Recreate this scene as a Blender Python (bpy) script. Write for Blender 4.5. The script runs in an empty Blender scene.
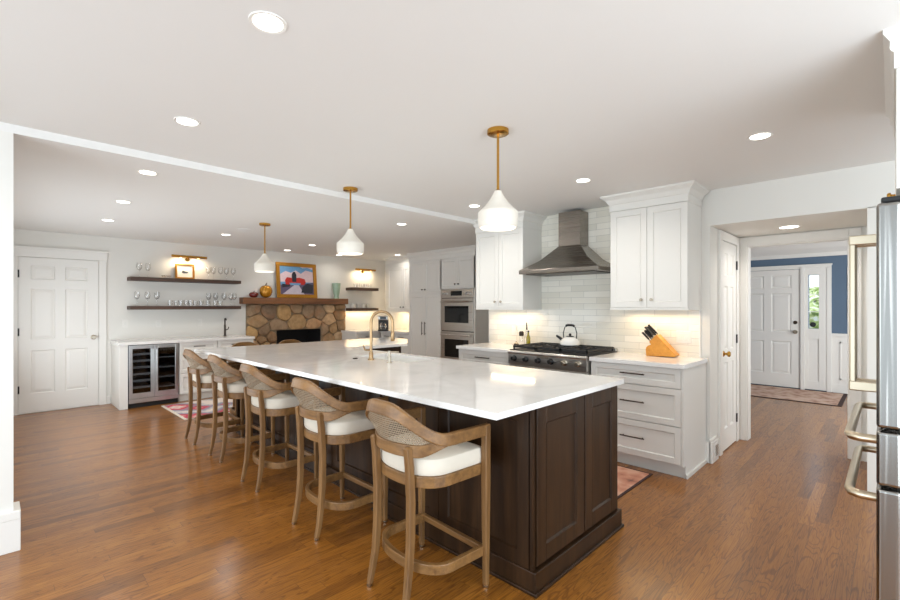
import bpy, bmesh, math, random
from mathutils import Vector, Matrix

random.seed(7)
SC = bpy.context.scene
COL = SC.collection
PI = math.pi

# ---------------------------------------------------------------- camera, world, light, exposure
cam = bpy.data.cameras.new('camera')
cam.sensor_width = 36.0
cam.lens = 18.0
cam.shift_y = 6.0 / 900.0
cam.clip_start = 0.05
cam_o = bpy.data.objects.new('camera', cam)
COL.objects.link(cam_o)
cam_o.location = (0.0, 0.0, 1.41)
cam_o.rotation_euler = (PI / 2, 0, math.radians(44.473 - 90.0))
SC.camera = cam_o

world = bpy.data.worlds.new('daylight')
SC.world = world
world.use_nodes = True
wbg = world.node_tree.nodes['Background']
wbg.inputs['Color'].default_value = (0.78, 0.90, 1.0, 1)
wbg.inputs['Strength'].default_value = 1.85

SC.view_settings.view_transform = 'Standard'
SC.view_settings.look = 'None'
SC.view_settings.gamma = 1.0
SC.view_settings.use_curve_mapping = False
SC.view_settings.exposure = 0.15


def area_light(name, loc, target, size, size_y, power, color=(1, 1, 1), shape='RECTANGLE', spread=None):
    l = bpy.data.lights.new(name, 'AREA')
    l.shape = shape
    l.size = size
    if shape in ('RECTANGLE', 'ELLIPSE'):
        l.size_y = size_y
    l.energy = power
    l.color = color
    if spread is not None:
        l.spread = spread
    o = bpy.data.objects.new(name, l)
    COL.objects.link(o)
    o.location = loc
    d = Vector(target) - Vector(loc)
    o.rotation_euler = d.to_track_quat('-Z', 'Y').to_euler()
    return o


# first two: daylight from the windows on the open living-room side (behind and left of the camera)
area_light('window_light_left', (-1.9, 1.95, 1.1), (0.8, 2.2, 1.15), 2.4, 1.9, 27, (0.82, 0.92, 1.0), spread=math.radians(125))
area_light('window_light_behind', (1.2, -1.9, 1.2), (3.6, 1.2, 1.5), 2.6, 1.9, 85, (0.82, 0.92, 1.0))
area_light('fill_light_far_left', (0.05, 5.9, 1.25), (2.5, 5.9, 1.9), 3.0, 1.9, 66, (0.82, 0.92, 1.0))  # added fill at the hidden left wall; no window is built there
area_light('hall_daylight', (7.6, -1.25, 1.3), (8.4, 1.5, 1.5), 2.4, 1.9, 110, (0.92, 0.97, 1.0))


# ---------------------------------------------------------------- materials
def lin(c):
    c = c / 255.0
    return c / 12.92 if c <= 0.04045 else ((c + 0.055) / 1.055) ** 2.4


def rgb(r, g, b):
    return (lin(r), lin(g), lin(b), 1.0)


class NT:
    """small node-tree helper"""

    def __init__(self, name):
        self.m = bpy.data.materials.new(name)
        self.m.use_nodes = True
        self.t = self.m.node_tree
        self.t.nodes.clear()
        self.out = self.t.nodes.new('ShaderNodeOutputMaterial')

    def n(self, kind, **kw):
        nd = self.t.nodes.new(kind)
        for k, v in kw.items():
            if k in nd.inputs:
                self.set(nd.inputs[k], v)
            else:
                setattr(nd, k, v)
        return nd

    def set(self, sock, v):
        if isinstance(v, bpy.types.NodeSocket):
            self.t.links.new(v, sock)
        else:
            sock.default_value = v

    def math(self, op, a, b=None, c=None):
        nd = self.t.nodes.new('ShaderNodeMath')
        nd.operation = op
        self.set(nd.inputs[0], a)
        if b is not None:
            self.set(nd.inputs[1], b)
        if c is not None:
            self.set(nd.inputs[2], c)
        return nd.outputs[0]

    def mix(self, f, a, b, blend='MIX'):
        nd = self.t.nodes.new('ShaderNodeMix')
        nd.data_type = 'RGBA'
        nd.blend_type = blend
        self.set(nd.inputs[0], f)
        self.set(nd.inputs[6], a)
        self.set(nd.inputs[7], b)
        return nd.outputs[2]

    def ramp(self, f, stops):
        nd = self.t.nodes.new('ShaderNodeValToRGB')
        self.set(nd.inputs[0], f)
        el = nd.color_ramp.elements
        while len(el) < len(stops):
            el.new(0.5)
        for e, (p, c) in zip(el, stops):
            e.position = p
            e.color = c if len(c) == 4 else (*c, 1)
        return nd.outputs[0]

    def bsdf(self, **kw):
        nd = self.t.nodes.new('ShaderNodeBsdfPrincipled')
        for k, v in kw.items():
            self.set(nd.inputs[k.replace('_', ' ')], v)
        self.t.links.new(nd.outputs[0], self.out.inputs[0])
        return nd

    def bump(self, h, strength=0.3, dist=0.002):
        nd = self.n('ShaderNodeBump')
        nd.inputs['Strength'].default_value = strength
        nd.inputs['Distance'].default_value = dist
        self.set(nd.inputs['Height'], h)
        return nd.outputs[0]


def plain(name, col, rough=0.5, metal=0.0, vary=0.03, scale=3.0, bump=0.0, coat=0.0, spec=0.5):
    k = NT(name)
    co = k.n('ShaderNodeTexCoord').outputs['Object']
    nz = k.n('ShaderNodeTexNoise', Vector=co, Scale=scale, Detail=2.0).outputs[0]
    c = rgb(*col)
    dk = (c[0] * (1 - vary), c[1] * (1 - vary), c[2] * (1 - vary), 1)
    kw = dict(Base_Color=k.mix(nz, c, dk), Roughness=rough, Metallic=metal, Coat_Weight=coat, Specular_IOR_Level=spec)
    if bump:
        n2 = k.n('ShaderNodeTexNoise', Vector=co, Scale=220.0, Detail=3.0).outputs[0]
        kw['Normal'] = k.bump(n2, bump, 0.001)
    k.bsdf(**kw)
    return k.m


def wood(name, c1, c2, axis='Z', rough=0.4, scale=1.0, coat=0.0, spec=0.5, c3=None):
    k = NT(name)
    co = k.n('ShaderNodeTexCoord').outputs['Object']
    rnd = k.n('ShaderNodeObjectInfo').outputs['Random']
    mp = k.n('ShaderNodeMapping', Vector=co)
    s = {'X': (1.2, 14, 14), 'Y': (14, 1.2, 14), 'Z': (14, 14, 1.2)}[axis]
    mp.inputs['Scale'].default_value = tuple(q * scale for q in s)
    w = k.math('MULTIPLY', rnd, 37.0)
    n1 = k.n('ShaderNodeTexNoise', noise_dimensions='4D', Vector=mp.outputs[0], W=w, Scale=1.0, Detail=5.0, Roughness=0.6, Distortion=0.6).outputs[0]
    n2 = k.n('ShaderNodeTexNoise', noise_dimensions='4D', Vector=mp.outputs[0], W=w, Scale=5.0, Detail=3.0).outputs[0]
    f = k.math('ADD', k.math('MULTIPLY', n1, 0.75), k.math('MULTIPLY', n2, 0.25))
    stops = [(0.34, rgb(*c1)), (0.66, rgb(*c2))]
    if c3:
        stops = [(0.30, rgb(*c1)), (0.5, rgb(*c3)), (0.68, rgb(*c2))]
    base = k.ramp(f, stops)
    k.bsdf(Base_Color=base, Roughness=rough, Coat_Weight=coat, Specular_IOR_Level=spec, Normal=k.bump(f, 0.12, 0.002))
    return k.m


def emit(name, col, strength, base=(250, 248, 240)):
    k = NT(name)
    k.bsdf(Base_Color=rgb(*base), Roughness=0.4, Emission_Color=rgb(*col), Emission_Strength=strength)
    return k.m


def clear_glass(name, tint=(1, 1, 1), gloss=0.14, base=0.92):
    k = NT(name)
    fr = k.n('ShaderNodeFresnel', IOR=1.5).outputs[0]
    tr = k.n('ShaderNodeBsdfTransparent', Color=(tint[0] * base, tint[1] * base, tint[2] * base, 1))
    gl = k.n('ShaderNodeBsdfGlossy', Color=(1, 1, 1, 1), Roughness=0.03)
    f = k.math('MINIMUM', k.math('ADD', k.math('MULTIPLY', fr, 0.55), gloss * 0.4), 1.0)
    mx = k.n('ShaderNodeMixShader')
    k.set(mx.inputs[0], f)
    k.t.links.new(tr.outputs[0], mx.inputs[1])
    k.t.links.new(gl.outputs[0], mx.inputs[2])
    k.t.links.new(mx.outputs[0], k.out.inputs[0])
    return k.m


def floor_material():
    k = NT('oak_strip_floor')
    pos = k.n('ShaderNodeNewGeometry').outputs['Position']
    sp = k.n('ShaderNodeSeparateXYZ', Vector=pos)
    u, v = sp.outputs[0], sp.outputs[1]
    W, L = 0.072, 0.95
    rv = k.math('DIVIDE', v, W)
    row = k.math('FLOOR', rv)
    wn = k.n('ShaderNodeTexWhiteNoise', noise_dimensions='1D', W=row).outputs[0]
    ru = k.math('DIVIDE', k.math('ADD', u, k.math('MULTIPLY', wn, 3.7)), L)
    colm = k.math('FLOOR', ru)
    cv = k.n('ShaderNodeCombineXYZ', X=colm, Y=row)
    wn2 = k.n('ShaderNodeTexWhiteNoise', noise_dimensions='2D', Vector=cv.outputs[0]).outputs[0]
    # grain coordinates, shifted plank by plank
    gx = k.math('MULTIPLY', u, 1.15)
    gy = k.math('MULTIPLY', v, 12.0)
    gv = k.n('ShaderNodeCombineXYZ', X=gx, Y=gy, Z=k.math('MULTIPLY', wn2, 60.0)).outputs[0]
    nA = k.n('ShaderNodeTexNoise', Vector=gv, Scale=1.0, Detail=2.0, Distortion=0.8).outputs[0]
    rings = k.math('ABSOLUTE', k.math('SINE', k.math('MULTIPLY', nA, 46.0)))
    gv2 = k.n('ShaderNodeCombineXYZ', X=k.math('MULTIPLY', u, 9.0), Y=k.math('MULTIPLY', v, 210.0), Z=k.math('MULTIPLY', wn2, 20.0)).outputs[0]
    nB = k.n('ShaderNodeTexNoise', Vector=gv2, Scale=1.0, Detail=3.0).outputs[0]
    tone = k.ramp(wn2, [(0.0, rgb(126, 77, 25)), (0.2, rgb(146, 92, 30)), (0.85, rgb(156, 99, 34)), (1.0, rgb(166, 108, 42))])
    dark = k.mix(1.0, tone, (0.46, 0.38, 0.30, 1), 'MULTIPLY')
    ringf = k.ramp(rings, [(0.0, (1, 1, 1)), (0.22, (0.8, 0.8, 0.8)), (0.5, (0, 0, 0))])
    c = k.mix(k.math('MULTIPLY', ringf, 0.8), tone, dark)
    c = k.mix(k.math('MULTIPLY', k.ramp(nB, [(0.45, (0, 0, 0)), (0.65, (1, 1, 1))]), 0.5), c, dark)
    # plank joints
    fv = k.math('FRACT', rv)
    ev = k.math('MINIMUM', fv, k.math('SUBTRACT', 1.0, fv))
    fu = k.math('FRACT', ru)
    eu = k.math('MINIMUM', fu, k.math('SUBTRACT', 1.0, fu))
    gapv = k.math('LESS_THAN', ev, 0.014)
    gapu = k.math('LESS_THAN', eu, 0.0012)
    gap = k.math('MAXIMUM', gapv, gapu)
    c = k.mix(k.math('MULTIPLY', gap, 0.55), c, rgb(60, 34, 16))
    rough = k.math('ADD', 0.40, k.math('MULTIPLY', nB, 0.14))
    hgt = k.math('SUBTRACT', k.math('MULTIPLY', ringf, -0.25), gap)
    k.bsdf(Base_Color=c, Roughness=rough, Specular_IOR_Level=0.25, Coat_Weight=0.7, Coat_Roughness=0.2, Coat_IOR=1.5, Normal=k.bump(hgt, 0.25, 0.001))
    return k.m


def tile_material():
    k = NT('glazed_white_tile')
    pos = k.n('ShaderNodeNewGeometry').outputs['Position']
    sp = k.n('ShaderNodeSeparateXYZ', Vector=pos)
    vec = k.n('ShaderNodeCombineXYZ', X=sp.outputs[1], Y=k.math('SUBTRACT', sp.outputs[2], 0.914)).outputs[0]
    b = k.n('ShaderNodeTexBrick', Vector=vec, Scale=1.0)
    b.offset = 0.5
    for kk, vv in {'Brick Width': 0.30, 'Row Height': 0.0655, 'Mortar Size': 0.0022, 'Mortar Smooth': 0.2, 'Bias': 0.0}.items():
        b.inputs[kk].default_value = vv
    b.inputs['Color1'].default_value = rgb(242, 237, 225)
    b.inputs['Color2'].default_value = rgb(227, 222, 208)
    b.inputs['Mortar'].default_value = rgb(206, 202, 192)
    nz = k.n('ShaderNodeTexNoise', Vector=pos, Scale=16.0, Detail=2.0).outputs[0]
    h = k.math('SUBTRACT', k.math('MULTIPLY', nz, 0.35), b.outputs['Fac'])
    k.bsdf(Base_Color=b.outputs['Color'], Roughness=0.12, Normal=k.bump(h, 0.35, 0.004))
    return k.m


def quartz_material():
    k = NT('white_quartz')
    co = k.n('ShaderNodeNewGeometry').outputs['Position']
    n1 = k.n('ShaderNodeTexNoise', Vector=co, Scale=1.3, Detail=5.0, Distortion=1.5).outputs[0]
    n2 = k.n('ShaderNodeTexNoise', Vector=co, Scale=60.0, Detail=2.0).outputs[0]
    c = k.ramp(n1, [(0.40, rgb(236, 233, 229)), (0.5, rgb(229, 226, 222)), (0.6, rgb(238, 235, 231))])
    c = k.mix(k.math('MULTIPLY', n2, 0.06), c, rgb(200, 196, 190))
    k.bsdf(Base_Color=c, Roughness=0.07, Specular_IOR_Level=0.55)
    return k.m


def steel_material(name, col=(186, 184, 180), rough=0.28, axis='Z', amt=0.025):
    k = NT(name)
    co = k.n('ShaderNodeTexCoord').outputs['Object']
    mp = k.n('ShaderNodeMapping', Vector=co)
    mp.inputs['Scale'].default_value = {'Z': (90, 90, 1.0), 'X': (1.0, 90, 90), 'Y': (90, 1.0, 90)}[axis]
    n1 = k.n('ShaderNodeTexNoise', Vector=mp.outputs[0], Scale=1.0, Detail=3.0).outputs[0]
    c = rgb(*col)
    k.bsdf(Base_Color=c, Metallic=1.0, Roughness=k.math('ADD', rough - amt, k.math('MULTIPLY', n1, amt * 2)))
    return k.m


def fridge_steel():
    k = NT('brushed_fridge_steel')
    co = k.n('ShaderNodeNewGeometry').outputs['Position']
    mp = k.n('ShaderNodeMapping', Vector=co)
    mp.inputs['Scale'].default_value = (30, 42, 0.9)
    n1 = k.n('ShaderNodeTexNoise', Vector=mp.outputs[0], Scale=1.0, Detail=0.5, Distortion=0.4).outputs[0]
    k.bsdf(Base_Color=rgb(150, 147, 142), Metallic=1.0, Roughness=0.24, Normal=k.bump(n1, 0.5, 0.016))
    return k.m


def stone_material():
    k = NT('fieldstone')
    g = k.n('ShaderNodeNewGeometry')
    rnd = g.outputs['Random Per Island']
    co = g.outputs['Position']
    c = k.ramp(rnd, [(0.0, rgb(146, 118, 90)), (0.2, rgb(198, 160, 108)), (0.38, rgb(164, 140, 114)), (0.55, rgb(212, 174, 120)),
                     (0.72, rgb(134, 112, 92)), (0.86, rgb(222, 190, 150)), (1.0, rgb(180, 132, 86))])
    n1 = k.n('ShaderNodeTexNoise', Vector=co, Scale=14.0, Detail=6.0, Roughness=0.65).outputs[0]
    n2 = k.n('ShaderNodeTexNoise', Vector=co, Scale=5.0, Detail=3.0, Distortion=1.0).outputs[0]
    c = k.mix(k.math('MULTIPLY', k.ramp(n1, [(0.35, (0, 0, 0)), (0.65, (1, 1, 1))]), 0.5), c, k.mix(1.0, c, (0.42, 0.37, 0.33, 1), 'MULTIPLY'))
    c = k.mix(k.math('MULTIPLY', k.ramp(n2, [(0.5, (0, 0, 0)), (0.7, (1, 1, 1))]), 0.35), c, rgb(176, 112, 60))
    k.bsdf(Base_Color=c, Roughness=0.85, Normal=k.bump(n1, 0.6, 0.02))
    return k.m


def cane_material():
    k = NT('woven_cane')
    uv = k.n('ShaderNodeUVMap').outputs[0]
    sp = k.n('ShaderNodeSeparateXYZ', Vector=uv)
    a = k.math('ABSOLUTE', k.math('SUBTRACT', k.math('FRACT', sp.outputs[0]), 0.5))
    b = k.math('ABSOLUTE', k.math('SUBTRACT', k.math('FRACT', sp.outputs[1]), 0.5))
    hole = k.math('LESS_THAN', k.math('ADD', k.math('POWER', a, 2.0), k.math('POWER', b, 2.0)), 0.115)
    nz = k.n('ShaderNodeTexNoise', Vector=uv, Scale=2.0, Detail=2.0).outputs[0]
    c = k.mix(nz, rgb(176, 158, 134), rgb(142, 124, 102))
    pb = k.n('ShaderNodeBsdfPrincipled')
    k.set(pb.inputs['Base Color'], c)
    pb.inputs['Roughness'].default_value = 0.6
    tr = k.n('ShaderNodeBsdfTransparent')
    mx = k.n('ShaderNodeMixShader')
    k.set(mx.inputs[0], hole)
    k.t.links.new(pb.outputs[0], mx.inputs[1])
    k.t.links.new(tr.outputs[0], mx.inputs[2])
    k.t.links.new(mx.outputs[0], k.out.inputs[0])
    return k.m


def rug_material(name, cols, scale=9.0):
    k = NT(name)
    co = k.n('ShaderNodeTexCoord').outputs['Object']
    vo = k.n('ShaderNodeTexVoronoi', Vector=co, Scale=scale)
    vo.distance = 'MANHATTAN'
    nz = k.n('ShaderNodeTexNoise', Vector=co, Scale=40.0, Detail=3.0).outputs[0]
    f = k.math('ADD', k.math('MULTIPLY', vo.outputs['Distance'], 0.6), k.math('MULTIPLY', nz, 0.2))
    n = len(cols)
    c = k.ramp(f, [(0.15 + 0.6 * i / (n - 1), rgb(*q)) for i, q in enumerate(cols)])
    k.bsdf(Base_Color=c, Roughness=0.95, Specular_IOR_Level=0.1, Normal=k.bump(nz, 0.4, 0.003))
    return k.m


def foliage_backdrop():
    k = NT('garden_view')
    co = k.n('ShaderNodeNewGeometry').outputs['Position']
    n1 = k.n('ShaderNodeTexNoise', Vector=co, Scale=9.0, Detail=5.0, Distortion=0.5).outputs[0]
    c = k.ramp(n1, [(0.30, rgb(70, 92, 40)), (0.42, rgb(140, 164, 84)), (0.52, rgb(214, 222, 150)), (0.60, rgb(246, 248, 236))])
    k.bsdf(Base_Color=c, Roughness=0.8)
    return k.m


M = {}
M['floor'] = floor_material()
M['wall'] = plain('wall_paint', (231, 228, 221), 0.6, vary=0.02)
M['ceiling'] = plain('ceiling_paint', (232, 230, 226), 0.7, vary=0.015)
M['trim'] = plain('trim_paint', (236, 233, 227), 0.35, vary=0.02)
M['cabinet'] = plain('cabinet_paint', (229, 226, 219), 0.38, vary=0.02)
M['blue'] = plain('blue_paint', (92, 112, 134), 0.55, vary=0.04)
M['tile'] = tile_material()
M['quartz'] = quartz_material()
M['walnut'] = wood('stained_walnut', (29, 16, 7), (66, 43, 24), 'Z', 0.34, 0.8, spec=0.3, c3=(46, 29, 15))
M['stoolwood'] = wood('oak_stool', (96, 66, 36), (140, 102, 59), 'Z', 0.42, 1.6)
M['railwood'] = wood('oak_rail', (98, 67, 36), (144, 105, 60), 'Y', 0.42, 1.6)
M['shelfwood'] = wood('dark_shelf_wood', (56, 38, 28), (92, 66, 50), 'X', 0.5, 1.2)
M['mantel'] = wood('mantel_wood', (92, 56, 32), (150, 100, 60), 'X', 0.55, 0.9)
M['fabric'] = plain('cream_fabric', (216, 206, 190), 0.9, vary=0.05, scale=40, bump=0.25, spec=0.1)
M['cane'] = cane_material()
M['steel'] = steel_material('brushed_steel', axis='Y')
M['steelx'] = steel_material('brushed_steel_wide', (198, 194, 188), 0.28, 'X')
M['hoodsteel'] = steel_material('brushed_hood_steel', (148, 141, 133), 0.27, 'X')
M['steelz'] = steel_material('brushed_steel_upright', (204, 204, 203), 0.30, 'Z')
M['fridge'] = fridge_steel()
M['nickel'] = steel_material('satin_nickel', (178, 168, 152), 0.28)
M['champagne'] = steel_material('champagne_bronze', (160, 132, 98), 0.28)
M['handle_metal'] = plain('satin_handle_metal', (206, 192, 168), 0.3, metal=1.0, vary=0.04)
M['brass'] = steel_material('aged_brass', (196, 148, 66), 0.22)
M['bronze'] = plain('dark_bronze', (72, 62, 54), 0.4, metal=0.7)
M['iron'] = plain('black_iron', (26, 25, 25), 0.55)
M['blackgloss'] = plain('black_glass', (10, 10, 11), 0.06)
M['black'] = plain('matte_black', (18, 17, 17), 0.7)
M['plastic'] = plain('black_plastic', (24, 24, 25), 0.35)
M['glass'] = clear_glass('drinking_glass', gloss=0.10, base=0.985)
M['pane'] = clear_glass('window_pane', gloss=0.06, base=0.97)
M['smoked'] = clear_glass('smoked_glass', (0.80, 0.82, 0.84), gloss=0.10, base=0.88)
M['milk'] = emit('milk_glass', (255, 248, 236), 0.03, (228, 221, 208))
M['diffuser'] = emit('lit_diffuser', (255, 244, 226), 1.0)
M['lens'] = emit('lit_lens', (255, 250, 240), 5.0)
M['warmlens'] = emit('warm_lens', (255, 214, 150), 6.0)
M['stone'] = stone_material()
M['rack'] = plain('pale_rack', (170, 172, 172), 0.4)
M['mortar'] = plain('stone_mortar', (148, 130, 106), 0.95, vary=0.25, scale=30)
M['gold'] = plain('gold_leaf', (196, 138, 48), 0.35, metal=0.55, vary=0.25, scale=14)
M['goldglass'] = plain('amber_gold', (206, 142, 26), 0.15, metal=0.5, vary=0.2, scale=10, coat=0.5)
M['redglass'] = plain('dark_red_gloss', (124, 34, 26), 0.15, vary=0.3, scale=14, coat=0.5)
M['greenglass'] = plain('pale_green_glaze', (160, 184, 160), 0.2, vary=0.15, scale=12)
M['white'] = plain('white_enamel', (238, 236, 230), 0.15, vary=0.02)
M['bamboo'] = wood('bamboo', (200, 128, 34), (226, 158, 58), 'Y', 0.4, 1.0)
M['pink'] = rug_material('faded_pink_rug', [(104, 78, 76), (180, 124, 102), (194, 138, 114), (206, 160, 136)], 7.0)
M['redrug'] = rug_material('red_patterned_rug', [(190, 44, 62), (222, 208, 198), (196, 52, 70), (140, 148, 162), (222, 208, 198)], 2.2)
M['rugdark'] = plain('dark_rug_border', (66, 44, 40), 0.95, vary=0.2, scale=30)
M['hallrug'] = rug_material('hall_rug', [(150, 112, 96), (190, 156, 138), (206, 178, 160)], 8.0)
M['oil'] = plain('olive_oil', (150, 138, 30), 0.08, coat=0.6)
M['mug'] = plain('pale_stoneware', (214, 208, 196), 0.3)
M['garden'] = foliage_backdrop()
M['ledger'] = plain('white_mat', (240, 238, 232), 0.8)
M['ink'] = plain('grey_ink', (90, 96, 104), 0.8, vary=0.4, scale=60)
for nm, c in {'p_sky': (112, 164, 206), 'p_cloud': (232, 206, 210), 'p_red': (196, 44, 34), 'p_dark': (40, 40, 52), 'p_snow': (206, 196, 208), 'p_purple': (96, 84, 112), 'p_orange': (204, 120, 70)}.items():
    M[nm] = plain(nm, c, 0.6, vary=0.25, scale=25)


# ---------------------------------------------------------------- mesh builder
class MB:
    def __init__(self):
        self.v, self.f, self.mi, self.cur, self.uv = [], [], [], 0, {}

    def add(self, pts, faces, uvs=None):
        b = len(self.v)
        self.v += [tuple(p) for p in pts]
        for i, f in enumerate(faces):
            if uvs:
                self.uv[len(self.f)] = [uvs[j] for j in f]
            self.f.append([b + j for j in f])
            self.mi.append(self.cur)
        return self

    def box(self, x0, x1, y0, y1, z0, z1):
        if x0 > x1: x0, x1 = x1, x0
        if y0 > y1: y0, y1 = y1, y0
        if z0 > z1: z0, z1 = z1, z0
        p = [(x0, y0, z0), (x1, y0, z0), (x1, y1, z0), (x0, y1, z0), (x0, y0, z1), (x1, y0, z1), (x1, y1, z1), (x0, y1, z1)]
        return self.add(p, [(0, 3, 2, 1), (4, 5, 6, 7), (0, 1, 5, 4), (1, 2, 6, 5), (2, 3, 7, 6), (3, 0, 4, 7)])

    def prism(self, poly, lo, hi, axis='z'):
        """poly: ccw 2-D outline; axis z -> (x,y), y -> (x,z), x -> (y,z)"""
        def P(a, b, c):
            return {'z': (a, b, c), 'y': (a, c, b), 'x': (c, a, b)}[axis]
        n = len(poly)
        pts = [P(a, b, lo) for a, b in poly] + [P(a, b, hi) for a, b in poly]
        fc = [tuple(range(n - 1, -1, -1)), tuple(range(n, 2 * n))]
        fc += [(i, (i + 1) % n, n + (i + 1) % n, n + i) for i in range(n)]
        if axis == 'y':
            fc = [tuple(reversed(f)) for f in fc]
        return self.add(pts, fc)

    def lathe(self, prof, c=(0, 0, 0), n=24, axis='z', cap=True):
        """prof: (radius, height) list from low to high"""
        def P(x, y, z):
            q = {'z': (x, y, z), 'y': (x, z, y), 'x': (z, y, x)}[axis]
            return (q[0] + c[0], q[1] + c[1], q[2] + c[2])
        pts, fc = [], []
        for r, z in prof:
            for i in range(n):
                a = 2 * PI * i / n
                pts.append(P(r * math.cos(a), r * math.sin(a), z))
        for k in range(len(prof) - 1):
            for i in range(n):
                j = (i + 1) % n
                fc.append((k * n + i, k * n + j, (k + 1) * n + j, (k + 1) * n + i))
        if cap:
            fc.append(tuple(range(n - 1, -1, -1)))
            m = (len(prof) - 1) * n
            fc.append(tuple(range(m, m + n)))
        return self.add(pts, fc)

    def tube(self, path, r, n=10, closed=False):
        path = [Vector(p) for p in path]
        R = r if isinstance(r, (list, tuple)) else [r] * len(path)
        pts, fc = [], []
        prev = None
        for i, p in enumerate(path):
            a = path[i - 1] if (i > 0 or closed) else p
            b = path[(i + 1) % len(path)] if (i < len(path) - 1 or closed) else p
            t = (b - a).normalized()
            if prev is None:
                up = Vector((0, 0, 1)) if abs(t.z) < 0.9 else Vector((1, 0, 0))
                nx = t.cross(up).normalized()
            else:
                nx = (prev - t * prev.dot(t)).normalized()
            prev = nx
            ny = t.cross(nx)
            for k in range(n):
                an = 2 * PI * k / n
                pts.append(p + nx * (R[i] * math.cos(an)) + ny * (R[i] * math.sin(an)))
        m = len(path)
        for i in range(m if closed else m - 1):
            for k in range(n):
                k2 = (k + 1) % n
                i2 = (i + 1) % m
                fc.append((i * n + k, i2 * n + k, i2 * n + k2, i * n + k2)[::-1])
        if not closed:
            fc.append(tuple(range(n)))
            fc.append(tuple((m - 1) * n + k for k in range(n - 1, -1, -1)))
            fc[-2] = fc[-2][::-1]
            fc[-1] = fc[-1][::-1]
        return self.add(pts, fc)

    def band(self, path, th, lo, hi, lean=None):
        """flat rail along a path in plan: th thickness, lo/hi z per point, lean = outward shift of the top"""
        n = len(path)
        th = th if isinstance(th, (list, tuple)) else [th] * n
        lo = lo if isinstance(lo, (list, tuple)) else [lo] * n
        hi = hi if isinstance(hi, (list, tuple)) else [hi] * n
        lean = lean or [0] * n
        pts, fc = [], []
        for i, (x, y) in enumerate(path):
            a, b = path[max(i - 1, 0)], path[min(i + 1, n - 1)]
            tx, ty = b[0] - a[0], b[1] - a[1]
            l = math.hypot(tx, ty)
            nx, ny = ty / l, -tx / l
            for s, z, e in ((-.5, lo[i], 0), (.5, lo[i], 0), (.5, hi[i], lean[i]), (-.5, hi[i], lean[i])):
                pts.append((x + nx * (th[i] * s + e), y + ny * (th[i] * s + e), z))
        for i in range(n - 1):
            for k in range(4):
                k2 = (k + 1) % 4
                fc.append((i * 4 + k, i * 4 + k2, i * 4 + 4 + k2, i * 4 + 4 + k))
        fc.append((3, 2, 1, 0))
        m = (n - 1) * 4
        fc.append((m, m + 1, m + 2, m + 3))
        return self.add(pts, fc)

    def raised(self, x0, x1, z0, z1, y_out, y_in, inset):
        """a rectangular ring sloping from (outline, y_out) to (inset, y_in), closed by a flat field: front faces -y"""
        o = [(x0, y_out, z0), (x1, y_out, z0), (x1, y_out, z1), (x0, y_out, z1)]
        q = [(x0 + inset, y_in, z0 + inset), (x1 - inset, y_in, z0 + inset), (x1 - inset, y_in, z1 - inset), (x0 + inset, y_in, z1 - inset)]
        return self.add(o + q, [(4, 5, 6, 7)] + [(i, (i + 1) % 4, 4 + (i + 1) % 4, 4 + i) for i in range(4)])

    def shaker(self, x0, x1, z0, z1, t=0.02, st=0.055, rec=0.009, y=0.0):
        self.box(x0, x0 + st, y, y + t, z0, z1)
        self.box(x1 - st, x1, y, y + t, z0, z1)
        self.box(x0 + st, x1 - st, y, y + t, z0, z0 + st)
        self.box(x0 + st, x1 - st, y, y + t, z1 - st, z1)
        self.raised(x0 + st, x1 - st, z0 + st, z1 - st, y, y + rec, 0.006)
        return self

    def build(self, name, mat, parent=None, bevel=0.0, smooth=False, seg=2, world=True, fix=True):
        me = bpy.data.meshes.new(name)
        me.from_pydata(self.v, [], self.f)
        mats = mat if isinstance(mat, (list, tuple)) else [mat]
        for m in mats:
            me.materials.append(M[m])
        if len(mats) > 1:
            me.polygons.foreach_set('material_index', self.mi)
        if self.uv:
            ul = me.uv_layers.new(name='UVMap')
            for fi, us in self.uv.items():
                p = me.polygons[fi]
                for li, uvv in zip(p.loop_indices, us):
                    ul.data[li].uv = uvv
        if fix:
            bm = bmesh.new()
            bm.from_mesh(me)
            bmesh.ops.recalc_face_normals(bm, faces=bm.faces)
            bm.to_mesh(me)
            bm.free()
        if smooth:
            me.polygons.foreach_set('use_smooth', [True] * len(me.polygons))
            try:
                me.set_sharp_from_angle(angle=math.radians(38))
            except Exception:
                pass
        o = bpy.data.objects.new(name, me)
        COL.objects.link(o)
        if parent is not None:
            o.parent = parent
        if bevel:
            b = o.modifiers.new('bevel', 'BEVEL')
            b.width = bevel
            b.segments = seg
            b.limit_method = 'ANGLE'
            b.angle_limit = math.radians(40)
        return o


def tag(o, label, cat, group=None):
    o['label'] = label
    o['category'] = cat
    if group:
        o['group'] = group
    return o


def thing(name, label, cat, loc=(0, 0, 0), rot=0.0, group=None):
    o = bpy.data.objects.new(name, None)
    COL.objects.link(o)
    o.empty_display_size = 0.1
    o.location = loc
    o.rotation_euler = (0, 0, rot)
    return tag(o, label, cat, group)


def struct(o):
    o['kind'] = 'structure'
    return o


def children(o):
    return [c for c in bpy.data.objects if c.parent == o]


def dup(root, loc, rot=None, label=None, group=None):
    kids = children(root)
    r = root.copy()
    COL.objects.link(r)
    r.location = loc
    if rot is not None:
        r.rotation_euler = (0, 0, rot)
    if label:
        r['label'] = label
    if group:
        r['group'] = group
    for ch in kids:
        sub = children(ch)
        c = ch.copy()
        COL.objects.link(c)
        c.parent = r
        for g in sub:
            d = g.copy()
            COL.objects.link(d)
            d.parent = c
    return r


R90 = -PI / 2     # things on the range wall: local x runs along -Y, local y into the wall


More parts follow.
